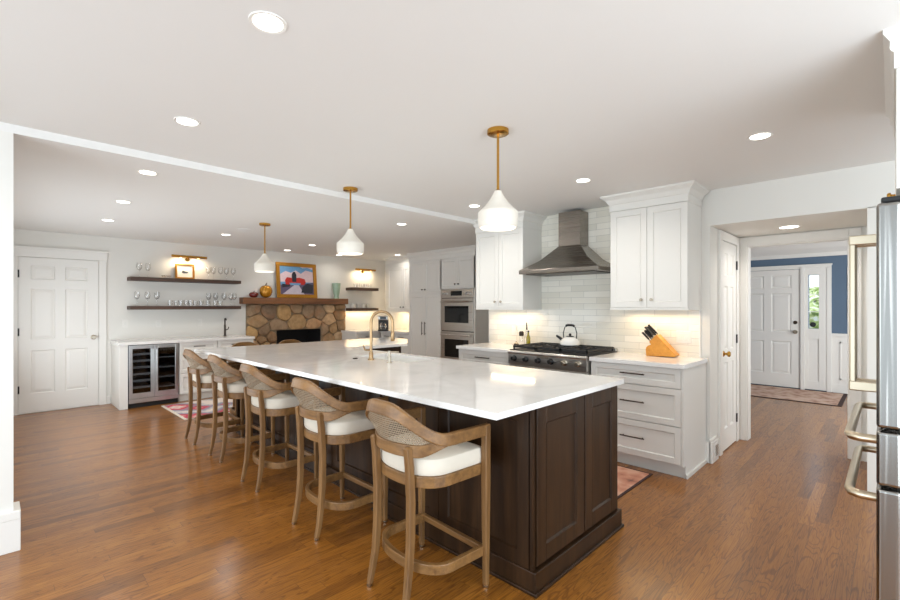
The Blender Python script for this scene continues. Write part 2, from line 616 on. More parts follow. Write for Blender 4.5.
def bar_pull(parent, x0, x1, z0, z1, mat='bronze', r=0.006, off=0.028):
    m = MB()
    m.tube([(x0, -off, z0), (x1, -off, z1)], r, 8)
    dx, dz = x1 - x0, z1 - z0
    for f in (0.1, 0.9):
        m.tube([(x0 + dx * f, -off, z0 + dz * f), (x0 + dx * f, 0.0, z0 + dz * f)], r * 0.8, 8)
    return m.build('handle', mat, parent, smooth=True)


def knob(parent, x, z, mat='nickel', y=0.0, r=0.014):
    m = MB()
    m.lathe([(r * .45, y), (r * .45, y - .012), (r, y - .016), (r, y - .024), (r * .7, y - .028)], (x, 0, z), 12, 'y')
    return m.build('knob', mat, parent, smooth=True)


def crown(parent, x0, x1, y0, depth, z0, z1, out=0.07, left=True, right=True, mat='cabinet'):
    """frieze plus crown moulding with mitred returns, front plane y0"""
    h = z1 - z0
    prof = [(0.006, z0), (0.006, z0 + h * .42), (0.014, z0 + h * .46), (0.018, z0 + h * .52), (out * .45, z0 + h * .70), (out * .85, z0 + h * .84), (out, z0 + h * .88), (out, z1)]
    m = MB()
    pts, fc = [], []
    for o, z in prof:
        l = x0 - (o if left else 0)
        r = x1 + (o if right else 0)
        pts += [(l, depth, z), (l, y0 - o, z), (r, y0 - o, z), (r, depth, z)]
    for k in range(len(prof) - 1):
        for i in range(3):
            fc.append((k * 4 + i, k * 4 + i + 1, k * 4 + 5 + i, k * 4 + 4 + i))
    n = (len(prof) - 1) * 4
    fc.append((n, n + 1, n + 2, n + 3))
    fc.append((3, 2, 1, 0))
    m.add(pts, fc)
    return m.build('crown_moulding', mat, parent)


def six_panel(m, w, z0, z1, t=0.035, rows=((0.11, 0.36), (0.43, 0.80), (0.85, 0.955)), st=0.11):
    """six-panel door leaf, front at y=0 facing -y"""
    H = z1 - z0
    cx = [(st, w / 2 - st * .45), (w / 2 + st * .45, w - st)]
    m.box(0, w, 0.012, t, z0, z1)
    xs = [0, cx[0][0], cx[0][1], cx[1][0], cx[1][1], w]
    zs = [z0]
    for a, b in rows:
        zs += [z0 + a * H, z0 + b * H]
    zs.append(z1)
    for i in range(5):
        for j in range(len(zs) - 1):
            hole = i in (1, 3) and j % 2 == 1
            if not hole:
                m.box(xs[i], xs[i + 1], 0, 0.0125, zs[j], zs[j + 1])
            else:
                m.raised(xs[i], xs[i + 1], zs[j], zs[j + 1], 0.0, 0.0115, 0.012)
                m.raised(xs[i] + .016, xs[i + 1] - .016, zs[j] + .016, zs[j + 1] - .016, 0.0118, 0.004, 0.03)
    return m


# ---------------------------------------------------------------- the setting
ZN, ZF = 2.455, 2.405          # ceiling heights before and beyond the step
struct(MB().box(-2.2, 10.6, -2.2, 8.3, -0.1, 0.0).build('floor', 'floor'))
struct(MB().box(-2.2, 4.66, -2.2, 3.61, ZN, ZN + .1).build('ceiling_near', 'ceiling'))
struct(MB().box(-2.2, 6.4, 3.61, 8.3, ZF, ZN + .1).build('ceiling_far', 'ceiling'))
struct(MB().box(5.5, 10.0, -1.4, 2.6, 2.47, 2.57).build('ceiling_hall', 'ceiling'))

m = MB().box(4.54, 4.66, 1.17, 3.65, 0, ZN + .05)
m.box(4.54, 6.27, 3.65, 3.75, 0, ZN + .05)
struct(m.build('wall_range', 'wall'))
struct(MB().box(4.528, 4.541, 1.255, 3.728, 0.9, ZN).build('wall_backsplash', 'tile'))
struct(MB().box(4.524, 4.541, 1.243, 1.255, 0.9, ZN).build('trim_backsplash', 'trim'))
struct(MB().box(4.54, 5.67, -1.4, 1.17, 2.135, ZN + .05).build('wall_header', 'wall'))
struct(MB().box(4.66, 5.67, 1.17, 1.29, 0, ZN).build('wall_passage_left', 'wall'))
struct(MB().box(4.54, 5.67, 0.01, 0.13, 0, 2.14).build('wall_passage_right', 'wall'))
m = MB().box(5.55, 5.67, -1.4, 0.28, 0, 2.5).box(5.55, 5.67, 1.085, 2.6, 0, 2.5).box(5.55, 5.67, 0.28, 1.085, 2.04, 2.5)
struct(m.build('wall_passage_end', 'wall'))
m = MB().box(5.532, 5.55, 1.085, 1.165, 0, 2.125).box(5.532, 5.55, 0.195, 0.28, 0, 2.125).box(5.532, 5.55, 0.28, 1.085, 2.04, 2.125)
m.box(5.545, 5.672, 1.073, 1.087, 0, 2.04).box(5.545, 5.672, 0.278, 0.292, 0, 2.04).box(5.545, 5.672, 0.28, 1.085, 2.028, 2.042)
struct(m.build('trim_hall_opening', 'trim', bevel=.004))
m = MB().box(-0.3, 3.655, 8.07, 8.2, 0, ZN).box(4.565, 6.4, 8.07, 8.2, 0, ZN).box(3.655, 4.565, 8.07, 8.2, .965, ZN)
struct(m.build('wall_far', 'wall'))
struct(MB().box(6.15, 6.27, 3.75, 8.1, 0, ZN).build('wall_recess', 'wall'))
struct(MB().box(-0.12, 0.02, 3.73, 8.1, 0, ZN).build('wall_left', 'wall'))
struct(MB().box(-2.2, 0.088, 3.61, 3.73, 0, ZF).build('wall_stub', 'wall'))
m = MB().box(-2.2, 0.118, 3.588, 3.76, 0, 0.185).box(-2.2, 0.118, 3.584, 3.764, 0.185, 0.232)
struct(m.build('baseboard_stub', 'trim', bevel=.004))
m = MB().box(1.156, 1.2, 8.055, 8.07, 0, 0.12).box(0.02, 0.14, 8.055, 8.07, 0, 0.12)
struct(m.build('baseboard_far', 'trim', bevel=.003))

# end of the range wall: baseboard return with a register grille
m = MB().box(4.505, 4.70, 1.140, 1.17, 0, 0.19).box(4.505, 4.545, 1.155, 1.24, 0, 0.19).box(4.512, 4.70, 1.146, 1.17, 0.19, 0.21)
struct(m.build('baseboard_range', 'trim', bevel=.004))
m = MB().box(4.56, 4.665, 1.133, 1.141, 0.05, 0.16)
t = tag(m.build('register_grille', 'trim'), 'small metal register grille in the tall baseboard at the wall end by the closet', 'vent')
m = MB()
for i in range(7):
    m.box(4.568, 4.657, 1.130, 1.134, 0.058 + i * .014, 0.065 + i * .014)
m.build('slats', 'nickel', t)

# closet door in the passage
d = MB()
six_panel(d, 0.55, 0.012, 2.03, rows=((0.10, 0.42), (0.48, 0.79), (0.84, 0.95)), st=0.1)
dr = struct(d.build('door_2', 'trim'))
dr.location = (4.88, 1.157, 0)
m = MB()
m.lathe([(.028, 0), (.028, -.006), (.011, -.012), (.011, -.03), (.026, -.038), (.028, -.05), (.02, -.06)], (0.055, 0, 0.95), 16, 'y')
m.build('handle', 'brass', dr, smooth=True)
for z in (0.25, 1.07, 1.83):
    MB().box(0.545, 0.567, -0.012, 0.0, z - .045, z + .045).build('hinge', 'iron', dr, bevel=.002)
m = MB().box(4.79, 4.875, 1.145, 1.17, 0, 2.125).box(5.436, 5.53, 1.145, 1.17, 0, 2.125).box(4.875, 5.436, 1.145, 1.17, 2.04, 2.125)
struct(m.build('trim_closet', 'trim', bevel=.004))

# door on the far wall
d = MB()
six_panel(d, 0.82, 0.012, 2.045, rows=((0.12, 0.40), (0.47, 0.80), (0.86, 0.95)), st=0.115)
dr = struct(d.build('door_1', 'trim'))
dr.location = (0.243, 8.058, 0)
m = MB()
m.lathe([(.033, 0), (.033, -.008), (.012, -.014), (.012, -.034), (.026, -.042), (.030, -.054), (.022, -.066)], (0.765, 0, 0.97), 16, 'y')
m.build('handle', 'nickel', dr, smooth=True)
for z in (0.32, 1.07, 1.83):
    MB().box(-0.014, 0.008, -0.012, 0.0, z - .05, z + .05).build('hinge', 'iron', dr, bevel=.002)
m = MB().box(0.140, 0.235, 8.045, 8.07, 0, 2.055).box(1.07, 1.155, 8.045, 8.07, 0, 2.055).box(0.13, 1.165, 8.04, 8.07, 2.055, 2.165).box(0.115, 1.185, 8.03, 8.07, 2.165, 2.19)
struct(m.build('trim_far_door', 'trim', bevel=.003))

# hall beyond: front wall with door, sidelight, wainscot, blue paint, cornice
HU = 9.6
m = MB().box(HU, HU + .15, -1.4, 0.86, 0, 2.5).box(HU, HU + .15, 1.0, 2.6, 0, 2.5).box(HU, HU + .15, .86, 1.0, 0, 1.03).box(HU, HU + .15, .86, 1.0, 1.93, 2.5)
struct(m.build('wall_hall_front', 'blue'))
struct(MB().box(5.67, HU, 2.3, 2.45, 0, 2.5).build('wall_hall_left', 'blue'))
struct(MB().box(5.67, HU, -1.5, -1.35, 0, 2.5).build('wall_hall_right', 'blue'))
m = MB().prism([(HU, 2.23), (HU, 2.47), (HU - .22, 2.47), (HU - .22, 2.44), (HU - .13, 2.36), (HU - .03, 2.29), (HU - .02, 2.23)], -1.4, 2.3, 'y')
struct(m.build('trim_hall_cornice', 'trim'))
m = MB().prism([(2.3, 2.24), (2.3, 2.47), (2.14, 2.47), (2.14, 2.44), (2.2, 2.38), (2.27, 2.30), (2.28, 2.24)], 5.67, HU, 'x')
struct(m.build('trim_hall_cornice_side', 'trim'))
m = MB().box(HU - .012, HU, -1.4, .70, 0, .92).box(HU - .035, HU, -1.4, .70, .92, .965).box(HU - .02, HU, -1.4, .70, 0, .14)
for v0, v1 in ((0.28, 0.60), (-0.16, 0.20), (-0.6, -0.24)):
    for a, b, c, e in ((v0, v1, .22, .24), (v0, v1, .81, .83), (v0, v0 + .02, .22, .83), (v1 - .02, v1, .22, .83)):
        m.box(HU - .024, HU - .01, a, b, c, e)
struct(m.build('wall_wainscot', 'trim'))

d = MB()
six_panel(d, 0.91, 0.02, 2.03, rows=((0.11, 0.39), (0.47, 0.80), (0.845, 0.955)), st=0.12)
dr = struct(d.build('door_3', 'trim'))
dr.location = (HU - .03, 2.015, 0)
dr.rotation_euler = (0, 0, R90)
m = MB()
m.lathe([(.034, 0), (.034, -.008), (.012, -.014), (.012, -.036), (.027, -.044), (.031, -.058), (.02, -.07)], (0.845, 0, 0.97), 16, 'y')
m.build('handle', 'nickel', dr, smooth=True)
m = MB()
m.lathe([(.03, 0), (.03, -.01), (.022, -.018)], (0.845, 0, 1.13), 16, 'y')
m.build('deadbolt', 'bronze', dr, smooth=True)
# casing and sidelight
m = MB()
m.box(HU - .06, HU, 1.045, 1.10, 0, 2.05).box(HU - .04, HU, 2.02, 2.11, 0, 2.05).box(HU - .04, HU, .70, .76, 0, 2.05)
m.box(HU - .04, HU, .70, 2.11, 2.035, 2.085).box(HU - .055, HU, .69, 2.12, 2.08, 2.105)
struct(m.build('trim_front_door', 'trim', bevel=.004))
m = MB()
m.box(HU - .03, HU, .76, .86, 0.02, 2.035).box(HU - .03, HU, 1.0, 1.045, 0.02, 2.035).box(HU - .03, HU, .86, 1.0, .02, .16).box(HU - .03, HU, .86, 1.0, .86, 1.03).box(HU - .03, HU, .86, 1.0, 1.93, 2.035)
m.box(HU - .012, HU, .86, 1.0, .16, .86)
w = struct(m.build('window_1', 'trim', bevel=.002))
MB().box(HU + .004, HU + .010, .85, 1.01, 1.02, 1.94).build('pane', 'pane', w)
MB().box(HU - .004, HU + .02, .855, 1.005, 1.60, 1.612).box(HU - .004, HU + .02, .855, 1.005, 1.31, 1.322).build('muntin', 'trim', w)
m = MB()
m.lathe([(.042, 0), (.042, .004)], (HU - .002, .94, 1.10), 20, 'x')
sg = tag(m.build('window_sticker', 'plastic'), 'small black oval sticker at the bottom of the sidelight glass', 'sticker')
# garden seen through the sidelight
for i, (x, y, z, r) in enumerate(((12.2, 1.15, 1.0, .62), (15.2, 1.5, .93, 1.1), (11.4, 1.0, .35, .42))):
    m = MB()
    n1, n2 = 18, 12
    pts = []
    rr = random.Random(i + 3)
    for a in range(n2 + 1):
        th = PI * a / n2
        for b in range(n1):
            ph = 2 * PI * b / n1
            q = r * (0.85 + 0.3 * rr.random())
            pts.append((x + q * math.sin(th) * math.cos(ph), y + q * math.sin(th) * math.sin(ph), z + q * .8 * math.cos(th)))
    fc = [(a * n1 + b, a * n1 + (b + 1) % n1, (a + 1) * n1 + (b + 1) % n1, (a + 1) * n1 + b) for a in range(n2) for b in range(n1)]
    m.add(pts, fc)
    tag(m.build('shrub', 'garden', smooth=True), ('large green shrub outside the front door sidelight', 'tall pale shrub behind the others outside the sidelight', 'low green shrub near the ground outside the sidelight')[i], 'shrub', 'shrubs outside the front door')

# ---------------------------------------------------------------- recessed lights
NEAR, FAR = 'recessed ceiling lights', 'recessed ceiling lights'
spots = [
    (0.714, 1.642, ZN, 'recessed ceiling light nearest the camera, above the open floor at upper left'),
    (0.776, 2.850, ZN, 'recessed ceiling light just before the ceiling step, second from camera in left row'),
    (0.815, 3.960, ZF, 'recessed ceiling light just past the ceiling step in the left row'),
    (0.880, 5.240, ZF, 'recessed ceiling light fourth from camera in the left row'),
    (0.945, 6.490, ZF, 'recessed ceiling light at far end of left row, above the white door'),
    (2.290, 6.630, ZF, 'recessed ceiling light in front of the bar shelves, left of the rear pendant'),
    (3.313, 0.579, ZN, 'recessed ceiling light at right, in front of the hall opening'),
    (3.447, 1.833, ZN, 'recessed ceiling light between range hood and right wall cabinet, over the aisle'),
    (3.530, 3.110, ZN, 'recessed ceiling light over the aisle just left of the front pendant shade'),
    (3.490, 4.250, ZF, 'recessed ceiling light right of the middle pendant, past the ceiling step'),
    (3.670, 6.760, ZF, 'recessed ceiling light in front of the fireplace painting'),
    (5.540, 6.870, ZF, 'recessed ceiling light above the corner coffee counter'),
    (3.700, 7.700, ZF, 'small recessed ceiling light right above the mantel painting'),
    (4.750, 7.700, ZF, 'small recessed ceiling light above the green vase on the mantel'),
    (5.126, 0.673, 2.135, 'recessed light in the lowered ceiling of the hall passage'),
]
base_light = None
for i, (x, y, z, lab) in enumerate(spots):
    if base_light is None:
        base_light = thing('recessed_light', lab, 'ceiling light', (x, y, z), 0, 'recessed ceiling lights')
        tr = MB()
        tr.lathe([(.050, -.001), (.066, -.004), (.068, -.001), (.068, .0)], (0, 0, 0), 24, cap=False)
        tr.build('trim_ring', 'trim', base_light, smooth=True)
        MB().lathe([(.052, -.003), (.052, -.0015)], (0, 0, 0), 24).build('lens', 'lens', base_light)
    else:
        o = dup(base_light, (x, y, z), 0, lab)
        o.scale = (1.35, 1.35, 1) if z < 2.2 else (1, 1, 1)
    warm = (1.0, 0.95, 0.89)
    p = 4.0
    if x > 3.2 and y < 4.5:
        p = 6.5 if y > 4.0 else 4.8
    if y > 7.5:
        p = 1.5
    if x > 5.4 and z > 2.2:
        p = 2.6
    if z < 2.2:
        p = 4.0
    area_light('downlight', (x, y, z - .012), (x, y, 0), 0.10, 0.10, p, warm, 'DISK', math.radians(150))

m = MB()
m.lathe([(.09, -.006), (.09, 0)], (2.31, 6.01, ZF), 24)
v = tag(m.build('ceiling_speaker', 'ceiling'), 'flat round white ceiling speaker near the rear pendant canopy', 'speaker')

# ---------------------------------------------------------------- pendants
def pendant(loc, lab):
    t = thing('pendant_light', lab, 'pendant light', loc, 0, 'pendants over the island')
    MB().lathe([(.058, -.026), (.064, -.022), (.064, 0)], n=28).build('canopy', 'brass', t, smooth=True)
    MB().lathe([(.0075, -.375), (.0075, -.02)], n=12).build('rod', 'brass', t, smooth=True)
    MB().lathe([(.017, -.385), (.017, -.360), (.010, -.352)], n=16).build('socket_cap', 'brass', t, smooth=True)
    prof = [(.108, -.580), (.117, -.566), (.119, -.545), (.119, -.494), (.116, -.486), (.102, -.474), (.083, -.456), (.064, -.434), (.048, -.412), (.035, -.392), (.026, -.376), (.021, -.362)]
    MB().lathe(prof, n=40).build('shade', 'milk', t, smooth=True)
    MB().lathe([(.098, -.586), (.107, -.579)], n=40).build('diffuser', 'diffuser', t, smooth=True)
    return t


p0 = pendant((2.108, 1.670, ZN), 'brass pendant with white shade nearest the camera, over the near end of the island')
dup(p0, (2.232, 3.430, ZN), 0, 'brass pendant with white shade over the middle of the island, beside the faucet')
dup(p0, (2.310, 5.400, ZF), 0, 'farthest brass pendant with white shade, over the far end of the island')

# ---------------------------------------------------------------- island
isl = thing('kitchen_island', 'long walnut-stained island cabinet with panelled end doors under the white top', 'kitchen island', (1.86, 1.265, 0))
IX0, IX1, IY0, IY1 = 0.0, 0.94, 0.0, 3.885
m = MB().box(IX0 + .078, IX0 + .094, 1.29, IY1, 0.10, 0.912).box(IX0 + .014, IX0 + .03, IY0 + .02, 1.29, 0.10, 0.912).box(IX0 + .014, IX0 + .078, 1.28, 1.29, 0.10, 0.912).box(IX1 - .018, IX1, IY0 + .002, 3.115, 0.10, 0.912).box(IX0 + .012, IX1 - .018, IY0 + .002, IY0 + .02, .10, .874).box(IX0 + .03, 1.72, IY1 - .018, IY1, .10, .874)
m.box(IX1, 1.72, 3.105, 3.123, 0.10, 0.912).box(1.702, 1.72, 3.123, IY1 - .018, .10, .874).box(IX0 + .03, IX1 - .018, IY0 + .02, IY1 - .018, .10, .118)
m.build('carcass', 'walnut', isl)
m = MB()
m.box(-.017, IX1 + .022, -.034, 1.29, 0.0, 0.112).box(.046, IX1 + .022, 1.29, IY1 + .02, 0.0, 0.112)
m.box(-.027, IX1 + .032, -.046, 1.30, 0.0, 0.018).box(.036, IX1 + .032, 1.30, IY1 + .03, 0.0, 0.018)
m.box(IX1, 1.74, 3.085, IY1 + .02, 0.0, 0.105)
m.build('plinth', 'walnut', isl, bevel=.004)
# left long side: shaker panels facing the stools
n = 6
pw = (IY1 - .0) / n
for i in range(n):
    m = MB()
    m.shaker(0, pw - .004, 0.11, 0.910, t=0.02, st=0.075, rec=0.010)
    o = m.build('side_panel', 'walnut', isl)
    o.location = (0.056 if i < 4 else -0.008, IY1 - i * pw, 0)
    o.rotation_euler = (0, 0, R90)
# end doors facing the camera
for x0, x1 in ((0.02, 0.497), (0.507, 0.93)):
    m = MB()
    m.shaker(x0, x1, 0.125, 0.905, t=0.022, st=0.085, rec=0.011, y=-.02)
    m.build('door', 'walnut', isl, bevel=.0015, seg=1)
for a, b in ((-.008, 0.016), (IX1 - .009, IX1 + .004)):
    MB().box(a, b, -.012, 0.01, 0.11, 0.910).build('corner_stile', 'walnut', isl)
# front face of the wing and the aisle side
m = MB()
m.shaker(IX1 + .01, 1.32, 0.11, 0.80, y=3.10, st=.07)
m.shaker(1.33, 1.71, 0.11, 0.80, y=3.10, st=.07)
m.build('wing_panel', 'walnut', isl)

TOP0, TOP1 = 0.874, 0.914
IT0, IT1 = 0.913, 0.943        # island top
sx0, sx1, sy0, sy1 = 2.40, 2.74, 2.86, 3.58
m = MB()
X0, X1, Y0, Y1 = 1.535, 2.84, 1.225, 5.39
m.box(X0, X1, Y0, sy0, IT0, IT1).box(X0, X1, sy1, Y1, IT0, IT1).box(X0, sx0, sy0, sy1, IT0, IT1).box(sx1, X1, sy0, sy1, IT0, IT1)
m.prism([(X1, 4.33), (3.63, 4.31), (4.13, 4.90), (4.13, Y1), (X1, Y1)], IT0, IT1)
ct = tag(m.build('countertop', 'quartz'), 'very long glossy white quartz top of the kitchen island', 'countertop')
m = MB()
m.box(sx0 - .01, sx0, sy0, sy1, .66, .912).box(sx1, sx1 + .01, sy0, sy1, .66, .912).box(sx0, sx1, sy0 - .01, sy0, .66, .912).box(sx0, sx1, sy1, sy1 + .01, .66, .912).box(sx0, sx1, sy0, sy1, .65, .665)
sk = tag(m.build('sink', 'white'), 'white undermount sink let into the island top beside the tall faucet', 'sink')

t = thing('faucet', 'tall arched champagne bronze faucet on the island', 'faucet', (2.30, 3.215, IT1))
path = [(0, 0, 0.0), (0, 0, .315)]
for i in range(13):
    a = PI - PI * i / 12
    path.append((.095 + .095 * math.cos(a), 0, .325 + .095 * math.sin(a)))
path += [(.19, 0, .25)]
q = MB().tube([(x * .62, -x * .78, z) for x, _, z in path], .0125, 12)
q.build('spout', 'champagne', t, smooth=True)
MB().lathe([(.030, 0), (.030, .008), (.020, .016), (.018, .06), (.0135, .07)], n=20).build('base', 'champagne', t, smooth=True)
hx, hy = .19 * .62, -.19 * .78
MB().lathe([(.015, .165), (.017, .17), (.017, .235), (.0135, .25)], (hx, hy, 0), 16).build('spray_head', 'champagne', t, smooth=True)
MB().tube([(0, 0, .085), (-.05, .02, .09), (-.062, .025, .13)], [.010, .009, .006], 10).build('lever', 'champagne', t, smooth=True)
t = thing('soap_dispenser', 'small nickel soap pump on the island right of the faucet', 'soap dispenser', (2.285, 2.94, IT1))
MB().lathe([(.024, 0), (.024, .006), (.014, .012), (.014, .055), (.009, .06), (.009, .085), (.013, .088), (.013, .098)], n=16).build('pump', 'nickel', t, smooth=True)
MB().tube([(0, 0, .092), (.05, -.06, .092)], .0055, 8).build('nozzle', 'nickel', t, smooth=True)
t = tag(MB().lathe([(.022, IT1), (.022, IT1 + .006), (.012, IT1 + .010)], (2.255, 3.39, 0), 16).build('air_switch', 'bronze', smooth=True), 'small dark round disposal button on the island left of the faucet', 'button')

# ---------------------------------------------------------------- bar stools
def back_curve(n=25, x_c=-.03, rx=.215, ry=.255, e=2.5, a0=-90, a1=90):
    out = []
    for i in range(n):
        a = math.radians(a0 + (a1 - a0) * i / (n - 1))
        cx, sy = math.cos(a), math.sin(a)
        out.append((x_c - rx * abs(cx) ** (2 / e), ry * math.copysign(abs(sy) ** (2 / e), sy), math.degrees(a)))
    return out


def sm(t):
    t = max(0.0, min(1.0, t))
    return t * t * (3 - 2 * t)


def make_stool(loc, rot, lab):
    t = thing('bar_stool', lab, 'bar stool', loc, rot, 'cane-back bar stools at the island')
    # legs
    for s in (-1, 1):
        m = MB()
        y = s * .256
        def sq(x, yy, z, a, b):
            return [(x - a, yy - b, z), (x + a, yy - b, z), (x + a, yy + b, z), (x - a, yy + b, z)]
        def stack(secs):
            pts, fc = [], []
            for q in secs: pts += q
            for k in range(len(secs) - 1):
                for i in range(4):
                    j = (i + 1) % 4
                    fc.append((k * 4 + i, k * 4 + j, k * 4 + 4 + j, k * 4 + 4 + i))
            fc.append((3, 2, 1, 0))
            L = (len(secs) - 1) * 4
            fc.append((L, L + 1, L + 2, L + 3))
            return pts, fc
        m.add(*stack([sq(.192, y, .012, .013, .013), sq(.192, y, .3, .016, .016), sq(.192, y, .55, .018, .018), sq(.192, y, .816, .018, .018)]))
        lg = m.build('leg', 'stoolwood', t, bevel=.005)
        MB().lathe([(.012, 0), (.014, .004), (.014, .013)], (.192, y, 0), 12).build('foot_glide', 'nickel', lg, smooth=True)
        m = MB()
        yb = s * .138
        secs = []
        for z, dx, a, b in ((.012, -.050, .012, .013), (.08, -.034, .014, .015), (.18, -.018, .016, .016), (.32, -.008, .0175, .017), (.5, -.006, .0175, .0175), (.66, -.014, .0175, .0175), (.75, -.024, .017, .017), (.762, -.024, .010, .010)):
            secs.append(sq(-.185 + dx, yb + s * (.006 if z < .1 else 0), z, a, b))
        m.add(*stack(secs))
        lg = m.build('leg', 'stoolwood', t, bevel=.005)
        MB().lathe([(.012, 0), (.014, .004), (.014, .013)], (-.235, yb + s * .006, 0), 12).build('foot_glide', 'nickel', lg, smooth=True)
    # seat frame and cushion: U-shaped plan
    def plan(grow, xf):
        c = back_curve(21, -.03, .160 + grow, .232 + grow, 2.3)
        return [(x, y) for x, y, a in c]
    fr = plan(.006, .2)
    outline = [(.206, -.238)] + fr + [(.206, .238)]
    def ccw(p):
        s = sum(p[i][0] * p[(i + 1) % len(p)][1] - p[(i + 1) % len(p)][0] * p[i][1] for i in range(len(p)))
        return p if s > 0 else p[::-1]
    MB().prism(ccw(outline), .562, .618).build('seat_frame', 'railwood', t, bevel=.006)
    m = MB()
    pts, fc = [], []
    base = ccw([(.202, -.232)] + plan(0, .2) + [(.202, .232)])
    N = len(base)
    prof = [(.985, .619), (1.005, .627), (1.012, .650), (1.008, .680), (.985, .694), (.93, .701), (.6, .705)]
    for sc_, z in prof:
        for x, y in base:
            xx = (x - .01) * sc_ + .01
            pts.append((xx, y * sc_, z))
    for k in range(len(prof) - 1):
        for i in range(N):
            j = (i + 1) % N
            fc.append((k * N + i, k * N + j, (k + 1) * N + j, (k + 1) * N + i))
    fc.append(tuple(range(N - 1, -1, -1)))
    fc.append(tuple((len(prof) - 1) * N + i for i in range(N)))
    m.add(pts, fc)
    m.build('seat_cushion', 'fabric', t, smooth=True)
    # crest rail running down into the arms
    cur = back_curve(33, -.03, .226, .258, 2.3)
    path = [(.211, -.258), (.15, -.258), (.07, -.258)] + [(x, y) for x, y, a in cur] + [(.07, .258), (.15, .258), (.211, .258)]
    ang = [90, 90, 90] + [abs(a) for x, y, a in cur] + [90, 90, 90]
    ext = [.25, .18, .10] + [max(0, x + .03) for x, y, a in cur] + [.10, .18, .25]
    hi, lo, th, ln = [], [], [], []
    for a, e_, (x, y) in zip(ang, ext, path):
        f = sm((a - 8) / 76.0)
        hi.append(.962 - .142 * f)
        lo.append(.902 - .140 * f)
        th.append(.026 + .004 * f)
        ln.append(.016 * (1 - f))
    off = [.022 * (1 - sm((a - 8) / 76.0)) for a in ang]
    path2 = []
    for (x, y), o_, a in zip(path, off, ang):
        path2.append((x - o_, y))
    m = MB().band(path2, th, lo, hi, [-q for q in ln] if False else ln)
    m.build('crest_rail', 'railwood', t, bevel=.006)
    # lower back rail rising into the arms
    cur2 = back_curve(33, -.03, .192, .25, 2.0, -86, 86)
    path = [(x, y) for x, y, a in cur2]
    lo, hi = [], []
    for x, y, a in cur2:
        f = sm((abs(a) - 40) / 46.0)
        lo.append(.708 + .052 * f)
        hi.append(.766 + .040 * f)
    MB().band(path, .024, lo, hi).build('lower_rail', 'railwood', t, bevel=.005)
    # cane panel between the rails
    pts, fc, uv = [], [], []
    up = back_curve(41, -.050, .222, .254, 2.3, -80, 80)
    dn = back_curve(41, -.03, .193, .25, 2.0, -80, 80)
    arc = 0
    for i in range(41):
        a = abs(up[i][2])
        f = sm((a - 8) / 76.0)
        g = sm((a - 40) / 46.0)
        if i:
            arc += math.hypot(up[i][0] - up[i - 1][0], up[i][1] - up[i - 1][1])
        z1 = .906 - .140 * f
        z0 = .762 + .040 * g
        if z0 > z1: z0 = z1
        pts += [(dn[i][0], dn[i][1], z0), (up[i][0], up[i][1], z1)]
        uv += [(arc / .0115, z0 / .0115), (arc / .0115, z1 / .0115)]
    for i in range(40):
        fc.append((i * 2, i * 2 + 2, i * 2 + 3, i * 2 + 1))
    m = MB().add(pts, fc, uv)
    cp = m.build('cane_panel', 'cane', t, fix=False)
    # footrest: bent band plus front stretcher
    cur = back_curve(25, -.02, .145, .236, 2.2)
    path = [(.20, -.238)] + [(x, y) for x, y, a in cur] + [(.20, .238)]
    MB().band(path, .026, .158, .206).build('footrest', 'railwood', t, bevel=.004)
    MB().box(.180, .206, -.240, .240, .168, .200).build('stretcher', 'railwood', t, bevel=.004)
    return t


st = make_stool((1.56, 1.72, 0), math.radians(-3), 'cane-back bar stool nearest the camera, at the near end of the island')
for (x, y, r, lab) in (
        (1.605, 2.615, 0, 'cane-back bar stool second from the camera along the island'),
        (1.645, 3.575, 0, 'cane-back bar stool in the middle of the five along the island'),
        (1.68, 4.450, 0, 'cane-back bar stool fourth from the camera along the island'),
        (1.68, 5.20, 0, 'cane-back bar stool farthest of the five, beside the red rug and wine cooler')):
    dup(st, (x, y, 0), math.radians(r), lab)
dup(st, (2.20, 5.49, 0), -PI / 2, 'bar stool across the island, left one of two backs showing before the fireplace')
dup(st, (2.78, 5.47, 0), -PI / 2, 'bar stool across the island, right one of two backs, below the firebox')

# ---------------------------------------------------------------- range wall
def upper_cabinet(name, lab, loc, rot, w, depth, z0, z1, ztop, knob_mat='nickel', left=True, right=True, z_knob=None, grp=None, out=.07):
    t = thing(name, lab, 'cabinet', loc, rot, grp)
    MB().box(0, w, .021, depth, z0, z1 + .01).build('body', 'cabinet', t)
    MB().box(-.004, w + .004, .0, depth, z0 - .018, z0).build('bottom_rail', 'cabinet', t)
    h = w / 2
    for i in range(2):
        m = MB().shaker(i * h + .0015, (i + 1) * h - .0015, z0 + .003, z1)
        d_ = m.build('door', 'cabinet', t, bevel=.0012, seg=1)
        knob(d_, h + (-.045 if i == 0 else .045), z_knob if z_knob else z0 + .075, knob_mat)
    crown(t, 0, w, .0, depth, z1 + .002, ztop, out, left, right)
    return t


upper_cabinet('wall_cabinet', 'white two-door wall cabinet right of the range hood, above the knife block', (4.153, 1.925, 0), R90, 0.685, 0.373, 1.392, 2.305, ZN, grp='wall cabinets beside the hood')
upper_cabinet('wall_cabinet', 'white two-door wall cabinet left of the range hood', (4.153, 3.632, 0), R90, 0.695, 0.373, 1.385, 2.292, ZN, grp='wall cabinets beside the hood')
for y0, y1, nm in ((1.27, 1.90, 'a'), (2.96, 3.60, 'b')):
    o = area_light('under_cabinet_light', (4.42, (y0 + y1) / 2, 1.358), (4.46, (y0 + y1) / 2, 0), 0.05, y1 - y0, 2.0, (1.0, 0.76, 0.48))
    o.rotation_euler = (0, math.radians(12), 0)


